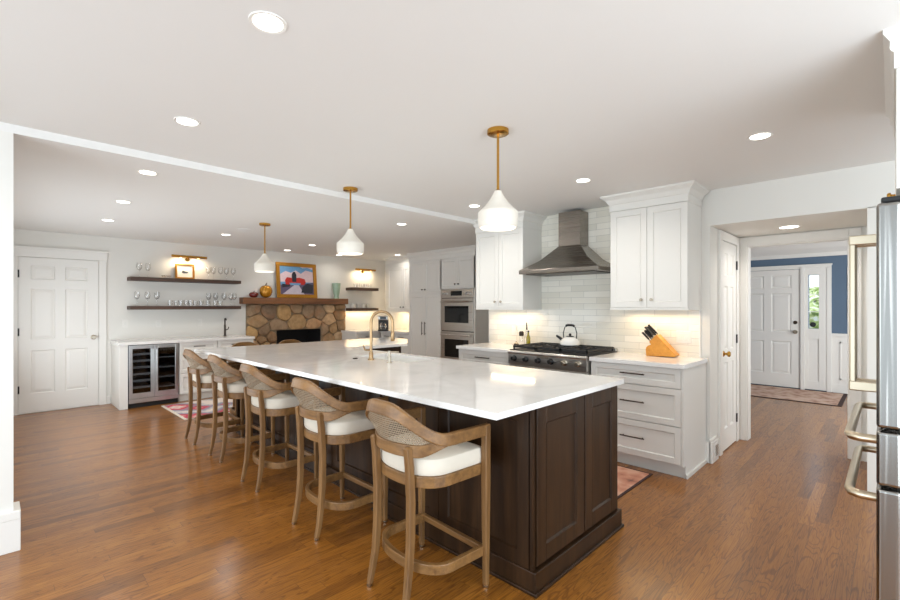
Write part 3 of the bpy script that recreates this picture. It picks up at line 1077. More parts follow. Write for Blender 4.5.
def drawer(t, x0, x1, z0, z1, pull=0.2, mat='cabinet', hm='bronze', st=.05):
    m = MB().shaker(x0, x1, z0, z1, st=st)
    d_ = m.build('drawer', mat, t, bevel=.0012, seg=1)
    c = (x0 + x1) / 2
    zz = (z0 + z1) / 2 + .01
    bar_pull(d_, c - pull / 2, c + pull / 2, zz, zz, hm)
    return d_


def base_cabinet(lab, loc, rot, w, depth, fronts, grp=None, top=.872):
    t = thing('base_cabinet', lab, 'cabinet', loc, rot, grp)
    MB().box(0, w, .024, depth, .105, top).build('body', 'cabinet', t)
    MB().box(0, w, .06, depth, 0, .105).build('toe_kick', 'cabinet', t)
    for fr in fronts:
        if fr[0] == 'd':
            drawer(t, *fr[1:5], pull=fr[5])
        else:
            m = MB().shaker(*fr[1:5])
            d_ = m.build('door', 'cabinet', t, bevel=.0012, seg=1)
            x = fr[2] - .04 if fr[5] == 'r' else fr[1] + .04
            bar_pull(d_, x, x, fr[4] - .22, fr[4] - .06)
    return t


w = 0.786
RT0, RT1 = 0.901, 0.938        # counters beside the range
b = base_cabinet('white three-drawer base cabinet right of the range, below the knife block', (3.915, 2.003, 0), R90, w, 0.61, [
    ('d', .003, w - .003, .733, .897, .21), ('d', .003, w - .003, .424, .726, .21), ('d', .003, w - .003, .113, .417, .21)], 'base cabinets beside the range', .90)
MB().box(w, w + .018, .0, .61, .105, .90).box(w, w + .018, .05, .61, 0, .105).box(w + .012, w + .032, .05, .61, 0, .03).build('end_panel', 'cabinet', b)
w = 0.775
base_cabinet('white base cabinet left of the range, next to the double ovens', (3.915, 3.70, 0), R90, w, 0.61, [
    ('d', .003, w - .003, .733, .897, .21), ('d', .003, w - .003, .424, .726, .21), ('d', .003, w - .003, .113, .417, .21)], 'base cabinets beside the range', .90)
tag(MB().box(3.885, 4.53, 1.185, 2.006, RT0, RT1).build('countertop', 'quartz', bevel=.003), 'white quartz counter right of the range, holding the knife block', 'countertop')
tag(MB().box(3.885, 4.53, 2.925, 3.715, RT0, RT1).build('countertop', 'quartz', bevel=.003), 'white quartz counter left of the range, holding the oil bottle', 'countertop')

# range / rangetop
RW = 0.905
rg = thing('range', 'wide stainless range with six knobs and black grates under the hood', 'range', (3.87, 2.92, 0.024), R90)
MB().box(0, RW, .03, .64, -.022, .90).build('body', 'steelx', rg)
MB().prism([(-.012, .775), (.03, .775), (.03, .905), (-.0, .905), (-.012, .88)][::-1], 0.0, RW, 'x').build('control_panel', 'steelx', rg, bevel=.004)
MB().tube([(0, -.006, .900), (RW, -.006, .900)], .020, 14).build('bullnose', 'steelx', rg, smooth=True)
dd = MB().box(.01, RW - .01, .0, .03, .16, .76).build('oven_door', 'steelx', rg, bevel=.004)
bar_pull(dd, .06, RW - .06, .70, .70, 'steelx', .013, .055)
MB().box(.14, RW - .14, -.003, .001, .27, .60).build('window', 'blackgloss', dd)
MB().box(.0, RW, .02, .64, .895, .925).build('cooktop', 'iron', rg, bevel=.003)
for i in range(6):
    k_ = .085 + i * (RW - .17) / 5
    m = MB()
    m.lathe([(.030, -.012), (.030, -.018), (.024, -.020), (.022, -.052), (.018, -.056)], (k_, 0, .838), 18, 'y')
    m.build('knob', 'plastic' if i < 4 else 'nickel', rg, smooth=True)
for i in range(3):
    x0 = .02 + i * (RW - .04) / 3
    x1 = x0 + (RW - .04) / 3 - .006
    m = MB()
    for xx in (x0, x1 - .014):
        m.box(xx, xx + .014, .05, .61, .945, .966)
    for yy in (.05, .19, .323, .46, .596):
        m.box(x0, x1, yy, yy + .014, .945, .966)
    for yy in (.13, .40):
        cx = (x0 + x1) / 2
        for k in range(6):
            an = k * PI / 3 + .3
            m.tube([(cx + .03 * math.cos(an), yy + .07 + .03 * math.sin(an), .958), (cx + .12 * math.cos(an), yy + .07 + .11 * math.sin(an), .958)], .007, 6)
    for xx in (x0 + .007, x1 - .007):
        for yy in (.06, .60):
            m.box(xx - .007, xx + .007, yy - .007, yy + .007, .924, .95)
    g = m.build('grate', 'iron', rg)
    for yy in (.19, .46):
        m = MB().lathe([(.05, .925), (.05, .932), (.036, .934), (.036, .944), (.028, .948)], ((x0 + x1) / 2, yy, 0), 18)
        m.build('burner', 'iron', rg, smooth=True)
MB().box(.0, RW, .60, .64, .92, .955).build('back_guard', 'steelx', rg, bevel=.003)
MB().box(.36, .50, -.016, -.011, .86, .885).build('badge', 'nickel', rg, bevel=.002)

# hood
hd = thing('range_hood', 'stainless chimney range hood on the tiled wall', 'range hood', (4.03, 2.905, 0), R90)
HWd = 0.915
c0, c1 = .305, .56
pts = [(0, 0, 1.765), (HWd, 0, 1.765), (HWd, .50, 1.765), (0, .50, 1.765), (c0, .31, 2.06), (c1, .31, 2.06), (c1, .50, 2.06), (c0, .50, 2.06)]
# concave sides: add a middle ring
mid = []
for a, b_ in zip(pts[:4], pts[4:]):
    mid.append((a[0] + (b_[0] - a[0]) * .52, a[1] + (b_[1] - a[1]) * .52, a[2] + (b_[2] - a[2]) * .40))
m = MB()
P_ = [(x, y, z + .03) for x, y, z in pts[:4]] + [(x, y, z + .018) for x, y, z in mid] + pts[4:]
fc = []
for k in range(2):
    for i in range(4):
        j = (i + 1) % 4
        fc.append((k * 4 + i, k * 4 + j, k * 4 + 4 + j, k * 4 + 4 + i))
fc += [(3, 2, 1, 0), (8, 9, 10, 11)]
m.add(P_, fc)
m.build('canopy', 'hoodsteel', hd, smooth=True)
MB().box(0, HWd, 0, .50, 1.755, 1.796).build('rim', 'hoodsteel', hd, bevel=.003)
MB().box(c0, c1, .31, .50, 2.055, 2.425).build('chimney', 'hoodsteel', hd, bevel=.002)
MB().box(.06, HWd - .06, .05, .46, 1.748, 1.756).build('filter', 'bronze', hd)

# ovens and pantry at the recess wall
PU = 5.55
pt = thing('pantry_cabinet', 'tall white four-door pantry cabinet left of the double ovens', 'cabinet', (PU, 6.54, 0), R90)
pw = .85
MB().box(0, pw, .021, .58, .10, 2.30).build('body', 'cabinet', pt)
MB().box(0, pw, .06, .58, 0, .10).build('toe_kick', 'cabinet', pt)
for i in range(2):
    m = MB().shaker(i * pw / 2 + .002, (i + 1) * pw / 2 - .002, .105, 1.628)
    d_ = m.build('door', 'cabinet', pt, bevel=.0012, seg=1)
    x = pw / 2 + (-.04 if i == 0 else .04)
    bar_pull(d_, x, x, .88, 1.12, 'bronze')
    m = MB().shaker(i * pw / 2 + .002, (i + 1) * pw / 2 - .002, 1.634, 2.235)
    d_ = m.build('door', 'cabinet', pt, bevel=.0012, seg=1)
    knob(d_, x, 1.71, 'bronze')
crown(pt, 0, pw, 0, .58, 2.238, ZF - .003, .05, False, False)
ov = thing('oven_cabinet', 'tall white cabinet housing the double ovens, two doors on top', 'cabinet', (PU, 5.69, 0), R90)
ow = .82
m = MB().box(0, .03, 0, .58, .10, 2.30).box(ow - .03, ow, 0, .58, .10, 2.30).box(.03, ow - .03, .021, .58, 1.70, 2.30).box(.03, ow - .03, 0.0, .58, .10, .385).box(.03, ow - .03, .56, .58, .385, 1.70)
m.build('body', 'cabinet', ov)
MB().box(0, ow, .06, .58, 0, .10).build('toe_kick', 'cabinet', ov)
for i in range(2):
    m = MB().shaker(i * ow / 2 + .002, (i + 1) * ow / 2 - .002, 1.712, 2.235)
    d_ = m.build('door', 'cabinet', ov, bevel=.0012, seg=1)
    knob(d_, ow / 2 + (-.04 if i == 0 else .04), 1.785, 'bronze')
crown(ov, 0, ow, 0, .58, 2.238, ZF - .003, .05, False, True)
do = thing('double_oven', 'stainless double wall oven set in the tall white cabinet', 'oven', (PU - .02, 5.66, 0), R90)
dw = .76
MB().box(.002, dw - .002, .022, .56, .392, 1.692).build('body', 'black', do)
cpn = MB().box(0, dw, 0, .022, 1.548, 1.695).build('control_panel', 'steelx', do, bevel=.003)
MB().box(.25, .51, -.002, .001, 1.585, 1.665).build('display', 'blackgloss', cpn)
for x in (.07, .15, .61, .69):
    MB().lathe([(.026, 0), (.026, -.006), (.020, -.008), (.018, -.03)], (x, 0, 1.622), 16, 'y').build('knob', 'steelz', cpn, smooth=True)
for z0, z1 in ((.985, 1.54), (.395, .972)):
    d_ = MB().box(0, dw, 0, .022, z0, z1).build('oven_door', 'steelx', do, bevel=.003)
    MB().box(.10, dw - .10, -.002, .001, z0 + .14, z1 - .13).build('window', 'blackgloss', d_)
    bar_pull(d_, .04, dw - .04, z1 - .055, z1 - .055, 'steelx', .012, .05)

# ---------------------------------------------------------------- things on the range side counters
t = thing('kettle', 'white enamel kettle with black handle on the back burner', 'kettle', (4.35, 2.465, .991))
MB().lathe([(.098, 0), (.104, .01), (.100, .035), (.088, .062), (.064, .082), (.045, .088)], n=32).build('body', 'white', t, smooth=True)
MB().lathe([(.046, .086), (.040, .096), (.012, .100), (.012, .106), (.015, .112), (.010, .124)], n=20).build('lid', 'plastic', t, smooth=True)
MB().tube([(-.03, .075, .055), (-.045, .115, .085), (-.055, .135, .10)], [.018, .013, .010], 12).build('spout', 'plastic', t, smooth=True)
hp = [(0, -.075, .07), (0, -.08, .13), (0, -.062, .19), (0, -.03, .212), (0, .03, .212), (0, .062, .19), (0, .08, .13), (0, .075, .07)]
h_ = MB().tube(hp, .0055, 8).build('handle', 'iron', t, smooth=True)
MB().tube([(0, -.048, .205), (0, -.03, .214), (0, .03, .214), (0, .048, .205)], .013, 10).build('grip', 'plastic', h_, smooth=True)

t = thing('oil_bottle', 'slim green-gold olive oil bottle left of the range', 'bottle', (4.40, 3.035, RT1))
MB().lathe([(.022, 0), (.025, .006), (.025, .10), (.012, .135), (.010, .165)], n=18).build('bottle', 'oil', t, smooth=True)
MB().lathe([(.011, .165), (.011, .185)], n=14).build('cap', 'iron', t, smooth=True)
t = thing('oil_cruet', 'tall glass cruet with metal pourer left of the range', 'bottle', (4.44, 3.085, RT1))
MB().lathe([(.028, 0), (.030, .01), (.030, .11), (.014, .15), (.011, .19)], n=18).build('bottle', 'glass', t, smooth=True)
MB().tube([(0, 0, .19), (0, 0, .23), (-.008, -.004, .275)], [.010, .007, .005], 10).build('pourer', 'bronze', t, smooth=True)
t = thing('pepper_mill', 'pepper mill with clear body and dark cap left of the range', 'pepper mill', (4.36, 3.105, RT1))
MB().lathe([(.026, 0), (.026, .012), (.022, .02), (.022, .12)], n=18).build('body', 'glass', t, smooth=True)
MB().lathe([(.026, .12), (.028, .128), (.028, .165), (.02, .175)], n=18).build('cap', 'bronze', t, smooth=True)
t = thing('salt_cellar', 'small dark lidded salt cellar in front of the oil bottles', 'jar', (4.28, 3.12, RT1))
MB().lathe([(.024, 0), (.03, .008), (.03, .035)], n=18).build('bowl', 'bronze', t, smooth=True)
MB().lathe([(.031, .035), (.02, .048), (.006, .052), (.009, .06), (.005, .066)], n=18).build('lid', 'nickel', t, smooth=True)

kb = thing('knife_block', 'slanted orange bamboo knife block on the counter right of the range', 'knife block', (4.40, 1.63, RT1), R90)
MB().prism([(.075, .006), (.215, .006), (.235, .02), (.062, .205), (-.005, .135)], -.055, .055, 'y').build('body', 'bamboo', kb, bevel=.004)
m = MB()
pr_ = [(.10, .0)]
for i in range(9):
    a = PI / 2 * 0 + PI * i / 8
    pr_.append((.030 + .070 * math.cos(a), .062 + .048 * math.sin(a)))
pr_.append((-.035, .0))
m.prism(pr_, -.048, .048, 'y').build('foot', 'bamboo', kb, bevel=.004)
kn_spots = [(0.05, .0, 'top right knife'), (.34, -.034, ''), (.36, .0, ''), (.34, .034, ''), (.62, -.03, ''), (.64, .006, ''), (.90, -.036, ''), (.90, .034, '')]
kl = ['topmost knife standing in the bamboo block', 'upper knife at the front side of the block', 'upper knife in the middle row of the block', 'upper knife at the wall side of the block',
      'lower middle knife toward the front of the block', 'lower middle knife in the centre of the block', 'lowest knife at the front edge of the block', 'lowest knife at the wall edge of the block']
slot0, slot1 = Vector((.062, .205)), Vector((-.005, .135))
dirv = Vector((-.70, .715)).normalized()
for (f, yy, _), lab in zip(kn_spots, kl):
    p = slot0.lerp(slot1, f)
    t = thing('kitchen_knife', lab, 'knife', (4.40, 1.63, RT1), R90, 'knives in the bamboo block')
    ln = .125 if f < .4 else .105
    A = (p.x, yy, p.y)
    def along(d_):
        return (p.x + dirv.x * d_, yy, p.y + dirv.y * d_)
    MB().tube([along(.004), along(.02)], .008, 8).build('bolster', 'nickel', t, smooth=True)
    MB().tube([along(.018), along(.05), along(ln - .01), along(ln)], [.008, .010, .010, .011], 8).build('handle', 'plastic', t, smooth=True)
    MB().tube([along(ln), along(ln + .005)], .010, 8).build('end_cap', 'nickel', t, smooth=True)

for v0, z, w_, lab in ((1.385, 1.12, .13, 'double outlet plate on the tile right of the knife block'), (1.665, 1.14, .075, 'single outlet plate on the tile behind the knife handles'), (3.33, 1.11, .075, 'single outlet plate on the tile left of the oil bottles')):
    t = thing('outlet', lab, 'outlet', (4.528, v0, z), R90, 'outlets on the tile')
    MB().box(-w_ / 2, w_ / 2, -.006, 0, -.058, .058).build('cover_plate', 'trim', t, bevel=.003)
    n_ = 2 if w_ > .1 else 1
    for i in range(n_):
        x = (i - (n_ - 1) / 2) * .046
        MB().box(x - .016, x + .016, -.009, -.005, -.034, .034).build('socket', 'white', t, bevel=.002)

# aisle rug
t = thing('runner_rug', 'faded pink patterned runner on the floor between island and range', 'rug', (3.53, 2.865, 0))
MB().box(-.32, .32, -1.42, 1.42, .001, .008).build('pile', 'pink', t)
MB().box(-.345, .345, -1.44, 1.44, .0005, .006).build('border', 'rugdark', t)

# ---------------------------------------------------------------- far-left bar
t = thing('end_panel', 'white side panel closing the bar counter left of the wine cooler', 'panel', (1.21, 7.45, 0))
MB().box(0, .095, 0, .62, 0, TOP0).build('panel', 'cabinet', t, bevel=.002)
wc = thing('wine_cooler', 'stainless wine and drinks cooler with two glass doors in the bar', 'wine cooler', (1.315, 7.45, 0))
cw = .605
m = MB().box(0, cw, .56, .60, .05, .868).box(0, .015, .03, .60, .05, .868).box(cw - .015, cw, .03, .60, .05, .868).box(0, cw, .03, .6, .85, .868).box(0, cw, .03, .6, .05, .075).box(cw / 2 - .01, cw / 2 + .01, .03, .6, .05, .868)
m.build('body', 'black', wc)
MB().box(.0, cw, .0, .03, .065, .125).build('grille', 'steelz', wc, bevel=.003)
MB().box(.01, cw - .01, .02, .5, .0, .06).build('plinth', 'black', wc)
for i in range(2):
    x0 = i * cw / 2 + .002
    x1 = (i + 1) * cw / 2 - .002
    m = MB()
    f_ = .042
    m.box(x0, x0 + f_, 0, .03, .13, .865).box(x1 - f_, x1, 0, .03, .13, .865).box(x0 + f_, x1 - f_, 0, .03, .13, .20).box(x0 + f_, x1 - f_, 0, .03, .815, .865)
    d_ = m.build('door', 'steelz', wc, bevel=.002, seg=1)
    MB().box(x0 + f_ - .002, x1 - f_ + .002, .012, .018, .198, .817).build('glass_pane', 'smoked', d_)
    x = cw / 2 + (-.022 if i == 0 else .022)
    bar_pull(d_, x, x, .22, .80, 'steelz', .008, .035)
for k in range(6):
    z = .27 + k * .092
    m = MB().box(.02, cw / 2 - .012, .05, .5, z, z + .004).box(.02, cw / 2 - .012, .034, .05, z - .008, z + .022)
    m.build('wine_rack', 'rack', wc)
for k in range(4):
    z = .25 + k * .14
    m = MB().box(cw / 2 + .012, cw - .02, .05, .5, z, z + .006).box(cw / 2 + .012, cw - .02, .036, .05, z - .004, z + .014)
    m.build('shelf', 'rack', wc)
base_cabinet('white drawer cabinet beside the wine cooler', (1.93, 7.45, 0), 0, .52, .62, [('d', .003, .517, .725, .868, .16), ('d', .003, .517, .421, .72, .16), ('d', .003, .517, .113, .416, .16)], 'bar base cabinets')
base_cabinet('white bar cabinet next to the stone fireplace', (2.453, 7.45, 0), 0, .55, .62, [('d', .003, .547, .725, .868, .16), ('p', .003, .273, .113, .72, 'r'), ('p', .277, .547, .113, .72, 'l')], 'bar base cabinets')
tag(MB().box(1.195, 3.012, 7.42, 8.07, TOP0, TOP1).build('countertop', 'quartz', bevel=.003), 'white quartz counter of the bar, above the wine cooler', 'countertop')
t = thing('bar_faucet', 'small dark upright faucet on the bar counter', 'faucet', (2.70, 7.86, TOP1))
MB().lathe([(.026, 0), (.026, .008), (.017, .016), (.016, .19)], n=16).build('body', 'bronze', t, smooth=True)
MB().tube([(0, 0, .18), (0, 0, .25), (-.012, -.03, .285), (-.02, -.09, .29), (-.022, -.12, .27)], .011, 10).build('spout', 'bronze', t, smooth=True)
MB().tube([(.015, 0, .10), (.05, 0, .115), (.06, 0, .15)], .008, 8).build('lever', 'bronze', t, smooth=True)
for x, lab in ((1.80, 'left one of two outlet plates above the bar counter'), (2.38, 'right one of two outlet plates above the bar counter')):
    t = thing('outlet', lab, 'outlet', (x, 8.07, 1.14), 0, 'outlets above the bar')
    MB().box(-.037, .037, -.006, 0, -.058, .058).build('cover_plate', 'trim', t, bevel=.003)
    MB().box(-.016, .016, -.009, -.005, -.034, .034).build('socket', 'white', t, bevel=.002)
t = tag(MB().box(1.345, 1.415, 8.063, 8.07, 1.09, 1.21).build('switch_plate', 'trim', bevel=.003), 'white switch plate on the wall left of the bar outlets, below the shelf end', 'switch')
MB().box(1.370, 1.390, 8.058, 8.064, 1.13, 1.17).build('rocker', 'white', t, bevel=.002)

SH = [('floating_shelf', 'upper long dark wood shelf above the bar', 1.40, 2.945, 1.782, 1.835), ('floating_shelf', 'lower long dark wood shelf above the bar', 1.40, 2.945, 1.357, 1.410)]
for nm, lab, x0, x1, z0, z1 in SH:
    tag(MB().box(x0, x1, 7.82, 8.068, z0, z1).build(nm, 'shelfwood', bevel=.003), lab, 'shelf', 'floating shelves above the bar')


def picture_light(loc, w, lab, power):
    t = thing('picture_light', lab, 'picture light', loc)
    MB().tube([(-w / 2, -.12, 0), (w / 2, -.12, 0)], .020, 14).build('shade_bar', 'brass', t, smooth=True)
    MB().tube([(0, -.12, .005), (0, -.05, .01), (0, -.01, -.03)], .009, 10).build('arm', 'brass', t, smooth=True)
    MB().lathe([(.032, 0), (.032, -.012)], (0, 0, -.035), 18, 'y').build('wall_plate', 'brass', t, smooth=True)
    for s in (-.25, .25):
        MB().lathe([(.014, -.024), (.014, -.019)], (s * w, -.12, 0), 14).build('bulb', 'warmlens', t)
    for s in (-.25, .25):
        area_light('picture_light_beam', (loc[0] + s * w, loc[1] - .115, loc[2] - .03), (loc[0] + s * w, loc[1] - .03, loc[2] - .6), .05, .05, power, (1.0, 0.78, 0.50), 'DISK')
    return t


picture_light((2.20, 8.07, 2.190), .50, 'brass picture light above the upper bar shelf', 1.3)
picture_light((5.55, 8.07, 2.175), .50, 'brass picture light above the corner shelves right of the fireplace', 1.3)


def framed_picture(lab, loc, w, h, fw, tilt=0.06, kind='sketch'):
    t = thing('framed_picture', lab, 'picture', loc)
    t.rotation_euler = (-tilt, 0, 0)
    m = MB()
    for x0, x1, z0, z1 in ((-w / 2, w / 2, 0, fw), (-w / 2, w / 2, h - fw, h), (-w / 2, -w / 2 + fw, fw, h - fw), (w / 2 - fw, w / 2, fw, h - fw)):
        m.box(x0, x1, -.03, 0, z0, z1)
    m.build('frame', 'gold', t, bevel=.006)
    return t


t = framed_picture('small gold-framed sketch leaning on the upper bar shelf', (2.15, 8.02, 1.836), .275, .24, .028)
MB().box(-.115, .115, -.016, -.004, .022, .218).build('mat_board', 'ledger', t)
m = MB().prism([(-.045, .10), (-.02, .09), (.03, .092), (.05, .105), (.035, .118), (.0, .125), (-.03, .14), (-.04, .12)], -.018, -.015, 'y')
m.build('sketch', 'ink', t)

# glasses
def wine_glass(loc, lab, grp, h=.215, r=.04):
    t = thing('wine_glass', lab, 'glass', loc, 0, grp)
    MB().lathe([(.034, 0), (.033, .003), (.006, .008), (.004, .02), (.004, h * .45)], n=16).build('stem', 'glass', t, smooth=True)
    MB().lathe([(.005, h * .45), (r * .7, h * .52), (r, h * .68), (r * .95, h * .82), (r * .78, h), (r * .75, h), (r * .90, h * .82), (r * .95, h * .68), (r * .66, h * .535), (.003, h * .47)], n=18, cap=False).build('bowl', 'glass', t, smooth=True)
    return t


def tumbler(loc, lab, grp, h=.085, r=.036):
    m = MB().lathe([(r * .85, 0), (r, h), (r * .93, h), (r * .8, .012)], n=18)
    o = tag(m.build('tumbler', 'glass', smooth=True), lab, 'glass', grp)
    o.location = loc
    return o


G1 = 'wine glasses at left of lower bar shelf'
ordn = ['first', 'second', 'third', 'fourth', 'fifth', 'sixth', 'seventh', 'eighth', 'ninth', 'tenth']
w0 = None
for i, x in enumerate((1.503, 1.634, 1.756)):
    lab = ('left', 'middle', 'right')[i] + ' one of three wine glasses at the left of the lower bar shelf'
    if w0 is None:
        w0 = wine_glass((x, 7.95, 1.411), lab, G1)
    else:
        dup(w0, (x, 7.95, 1.411), 0, lab, G1)
G2 = 'tumblers on the lower bar shelf'
t0 = None
for i, x in enumerate((1.917, 2.005, 2.065, 2.147, 2.205, 2.275, 2.351, 2.462, 2.563, 2.65)):
    lab = ordn[i] + ' clear tumbler from the left in the row on the lower bar shelf'
    if t0 is None:
        t0 = tumbler((x, 7.885 + .035 * (i % 2), 1.411), lab, G2)
    else:
        o = t0.copy()
        COL.objects.link(o)
        o.location = (x, 7.885 + .035 * (i % 2), 1.411)
        o['label'] = lab
G3 = 'stemmed glasses at right of lower bar shelf'
for i, (x, y) in enumerate(((2.50, 8.02), (2.61, 8.02), (2.73, 7.99), (2.81, 7.90), (2.89, 7.98))):
    dup(w0, (x, y, 1.411), .3 * i, ordn[i] + ' stemmed glass from the left behind the tumblers on the lower bar shelf', G3)
G4 = 'glasses on the upper bar shelf'
for i, (x, y) in enumerate(((1.53, 7.95), (1.645, 7.97))):
    dup(w0, (x, y, 1.836), .2 + i, ('left', 'right')[i] + ' one of two wine glasses at the left end of the upper bar shelf', G4)
for i, (x, y) in enumerate(((2.47, 7.94), (2.56, 7.98), (2.66, 7.94), (2.76, 7.97), (2.86, 7.94))):
    dup(w0, (x, y, 1.836), .2 + i, ordn[i] + ' stemmed glass right of the sketch on the upper bar shelf', G4)
m = MB().lathe([(.025, 0), (.055, .012), (.075, .04), (.071, .04), (.05, .018)], n=20)
o = tag(m.build('glass_bowl', 'glass', smooth=True), 'low clear glass bowl left of the sketch on the upper bar shelf', 'bowl')
o.location = (1.88, 7.95, 1.836)

t = thing('area_rug', 'red and white patterned rug in front of the bar behind the stools', 'rug', (2.12, 6.78, 0))
MB().box(-.42, .55, -.52, .52, .001, .010).build('pile', 'redrug', t)
MB().box(-.45, .58, -.55, .55, .0005, .007).build('border', 'fabric', t)

# ---------------------------------------------------------------- fireplace
FV = 8.045
fp = thing('fireplace', 'fieldstone fireplace with rough wood mantel on the far wall', 'fireplace', (3.115, FV, 0))
FW, FH = 2.0, 1.445
fx0, fx1, fz = .545, 1.445, .965
m = MB().box(0, fx0, .006, .024, 0, FH).box(fx1, FW, .006, .024, 0, FH).box(fx0, fx1, .006, .024, fz, FH)
m.build('mortar_bed', 'mortar', fp)
m = MB().box(fx0, fx1, .50, .52, 0, fz).box(fx0, fx0 + .01, .026, .50, 0, fz - .002).box(fx1 - .01, fx1, .026, .50, 0, fz - .002).box(fx0 + .01, fx1 - .01, .026, .50, fz - .012, fz - .002)
m.build('firebox', 'black', fp)


def clip(poly, a, b, c):
    """keep a*x+b*y<=c"""
    out = []
    n = len(poly)
    for i in range(n):
        p, q = poly[i], poly[(i + 1) % n]
        dp, dq = a * p[0] + b * p[1] - c, a * q[0] + b * q[1] - c
        if dp <= 0: out.append(p)
        if dp * dq < 0:
            s = dp / (dp - dq)
            out.append((p[0] + (q[0] - p[0]) * s, p[1] + (q[1] - p[1]) * s))
    return out


rr = random.Random(11)
seeds = []
hand = [(.20, 1.12, .0), (.55, 1.02, 0), (.94, 1.13, .0), (1.30, 1.03, 0), (.40, 1.33, 0), (.10, 1.38, 0), (.68, 1.30, 0), (1.18, 1.33, 0), (1.42, 1.28, 0), (1.62, 1.14, 0), (1.85, 1.25, 0),
        (1.50, .93, 0), (1.72, .95, 0), (1.88, .98, 0), (1.60, .78, 0), (1.83, .80, 0), (.10, .92, 0), (.30, .95, 0), (.44, .85, 0), (.15, .70, 0), (.33, .68, 0), (.46, .62, 0), (.93, 1.40, 0), (1.62, 1.39, 0), (.27, .80, 0), (1.84, 1.42, 0)]
seeds = [(x, z) for x, z, _ in hand]
while len(seeds) < 60:
    x, z = rr.uniform(.03, FW - .03), rr.uniform(.02, .62)
    if fx0 < x < fx1: continue
    if min(math.hypot(x - a, (z - b)) for a, b in seeds) > .12:
        seeds.append((x, z))
    elif rr.random() < .002:
        break
m = MB()
for i, (sx, sz) in enumerate(seeds):
    regs = []
    if sx < fx0: regs.append((0, fx0, 0, FH))
    elif sx > fx1: regs.append((fx1, FW, 0, FH))
    else: regs.append((0, FW, fz, FH))
    if sz > fz and not (fx0 < sx < fx1):
        regs = [(0, FW, fz, FH)] if sz > fz + .1 else regs
    x0, x1, z0, z1 = regs[0]
    poly = [(x0, z0), (x1, z0), (x1, z1), (x0, z1)]
    for j, (ox, oz) in enumerate(seeds):
        if i == j: continue
        a, b_ = ox - sx, oz - sz
        c = (ox * ox + oz * oz - sx * sx - sz * sz) / 2
        poly = clip(poly, a, b_, c)
        if len(poly) < 3: break
    if len(poly) < 3: continue
    cx = sum(p[0] for p in poly) / len(poly)
    cz = sum(p[1] for p in poly) / len(poly)
    # subdivide and round the outline
    for _ in range(2):
        nb = []
        for k in range(len(poly)):
            p, q = poly[k], poly[(k + 1) % len(poly)]
            nb += [(p[0] * .78 + q[0] * .22, p[1] * .78 + q[1] * .22), (p[0] * .22 + q[0] * .78, p[1] * .22 + q[1] * .78)]
        poly = nb
    size = max(.05, math.sqrt(sum((p[0] - cx) ** 2 + (p[1] - cz) ** 2 for p in poly) / len(poly)))
    dep = rr.uniform(.0, .03)
    rings = []
    for sh, y in ((.002, .012), (.004, -.004 - dep * .4), (.014, -.016 - dep * .7), (.040, -.020 - dep * .8)):
        f_ = max(.2, 1 - sh / size)
        rings.append([(cx + (p[0] - cx) * f_ + rr.uniform(-.003, .003), y + rr.uniform(-.004, .004), cz + (p[1] - cz) * f_ + rr.uniform(-.003, .003)) for p in poly])
    n = len(poly)
    pts = sum(rings, [])
    fc = []
    for k in range(3):
        for q in range(n):
            j = (q + 1) % n
            fc.append((k * n + q, k * n + j, (k + 1) * n + j, (k + 1) * n + q))
    fc.append(tuple(3 * n + q for q in range(n)))
    m.add(pts, fc)
m.build('stone_facing', 'stone', fp, smooth=True)
mt = MB().box(-.112, 1.965, -.165, .022, 1.447, 1.558)
mt.build('mantel', 'mantel', fp, bevel=.008)

MZ = 1.559
pa = framed_picture('gold-framed painting of a red building under pink clouds leaning on the mantel', (4.03, 7.975, MZ), .80, .66, .068, 0.10, 'p')
cv = MB().box(-.33, .33, -.016, -.004, .06, .61).build('canvas', 'p_sky', pa)
def flat(poly, y, mat, nm):
    MB().prism(poly, y, y + .0025, 'y').build(nm, mat, cv)
flat([(-.325, .36), (-.325, .44), (-.22, .50), (-.12, .47), (-.02, .52), (.08, .46), (.18, .53), (.325, .50), (.325, .30), (-.325, .30)][::-1], -.0185, 'p_cloud', 'clouds')
flat([(.325, .60), (.05, .60), (.12, .57), (.22, .585), (.325, .55)], -.0185, 'p_cloud', 'high_cloud')
flat([(-.325, .065), (.325, .065), (.325, .30), (.05, .26), (-.325, .24)], -.0205, 'p_purple', 'ground')
flat([(-.30, .065), (.14, .065), (.02, .25), (-.05, .25)], -.0225, 'p_snow', 'path')
flat([(-.23, .25), (.13, .25), (.17, .29), (.15, .36), (.04, .385), (-.06, .37), (-.20, .385), (-.24, .33)], -.0245, 'p_red', 'building')
flat([(-.10, .30), (-.02, .30), (-.015, .44), (-.04, .49), (-.075, .49), (-.105, .44)], -.0265, 'p_dark', 'tower')
flat([(-.14, .24), (.05, .24), (.07, .28), (-.16, .28)], -.0265, 'p_sky', 'forecourt')
flat([(.07, .10), (.30, .09), (.32, .25), (.20, .28), (.10, .21)], -.0245, 'p_dark', 'bushes')
flat([(-.30, .19), (-.16, .21), (-.14, .25), (-.30, .26)], -.0245, 'p_dark', 'shadowed_bank')


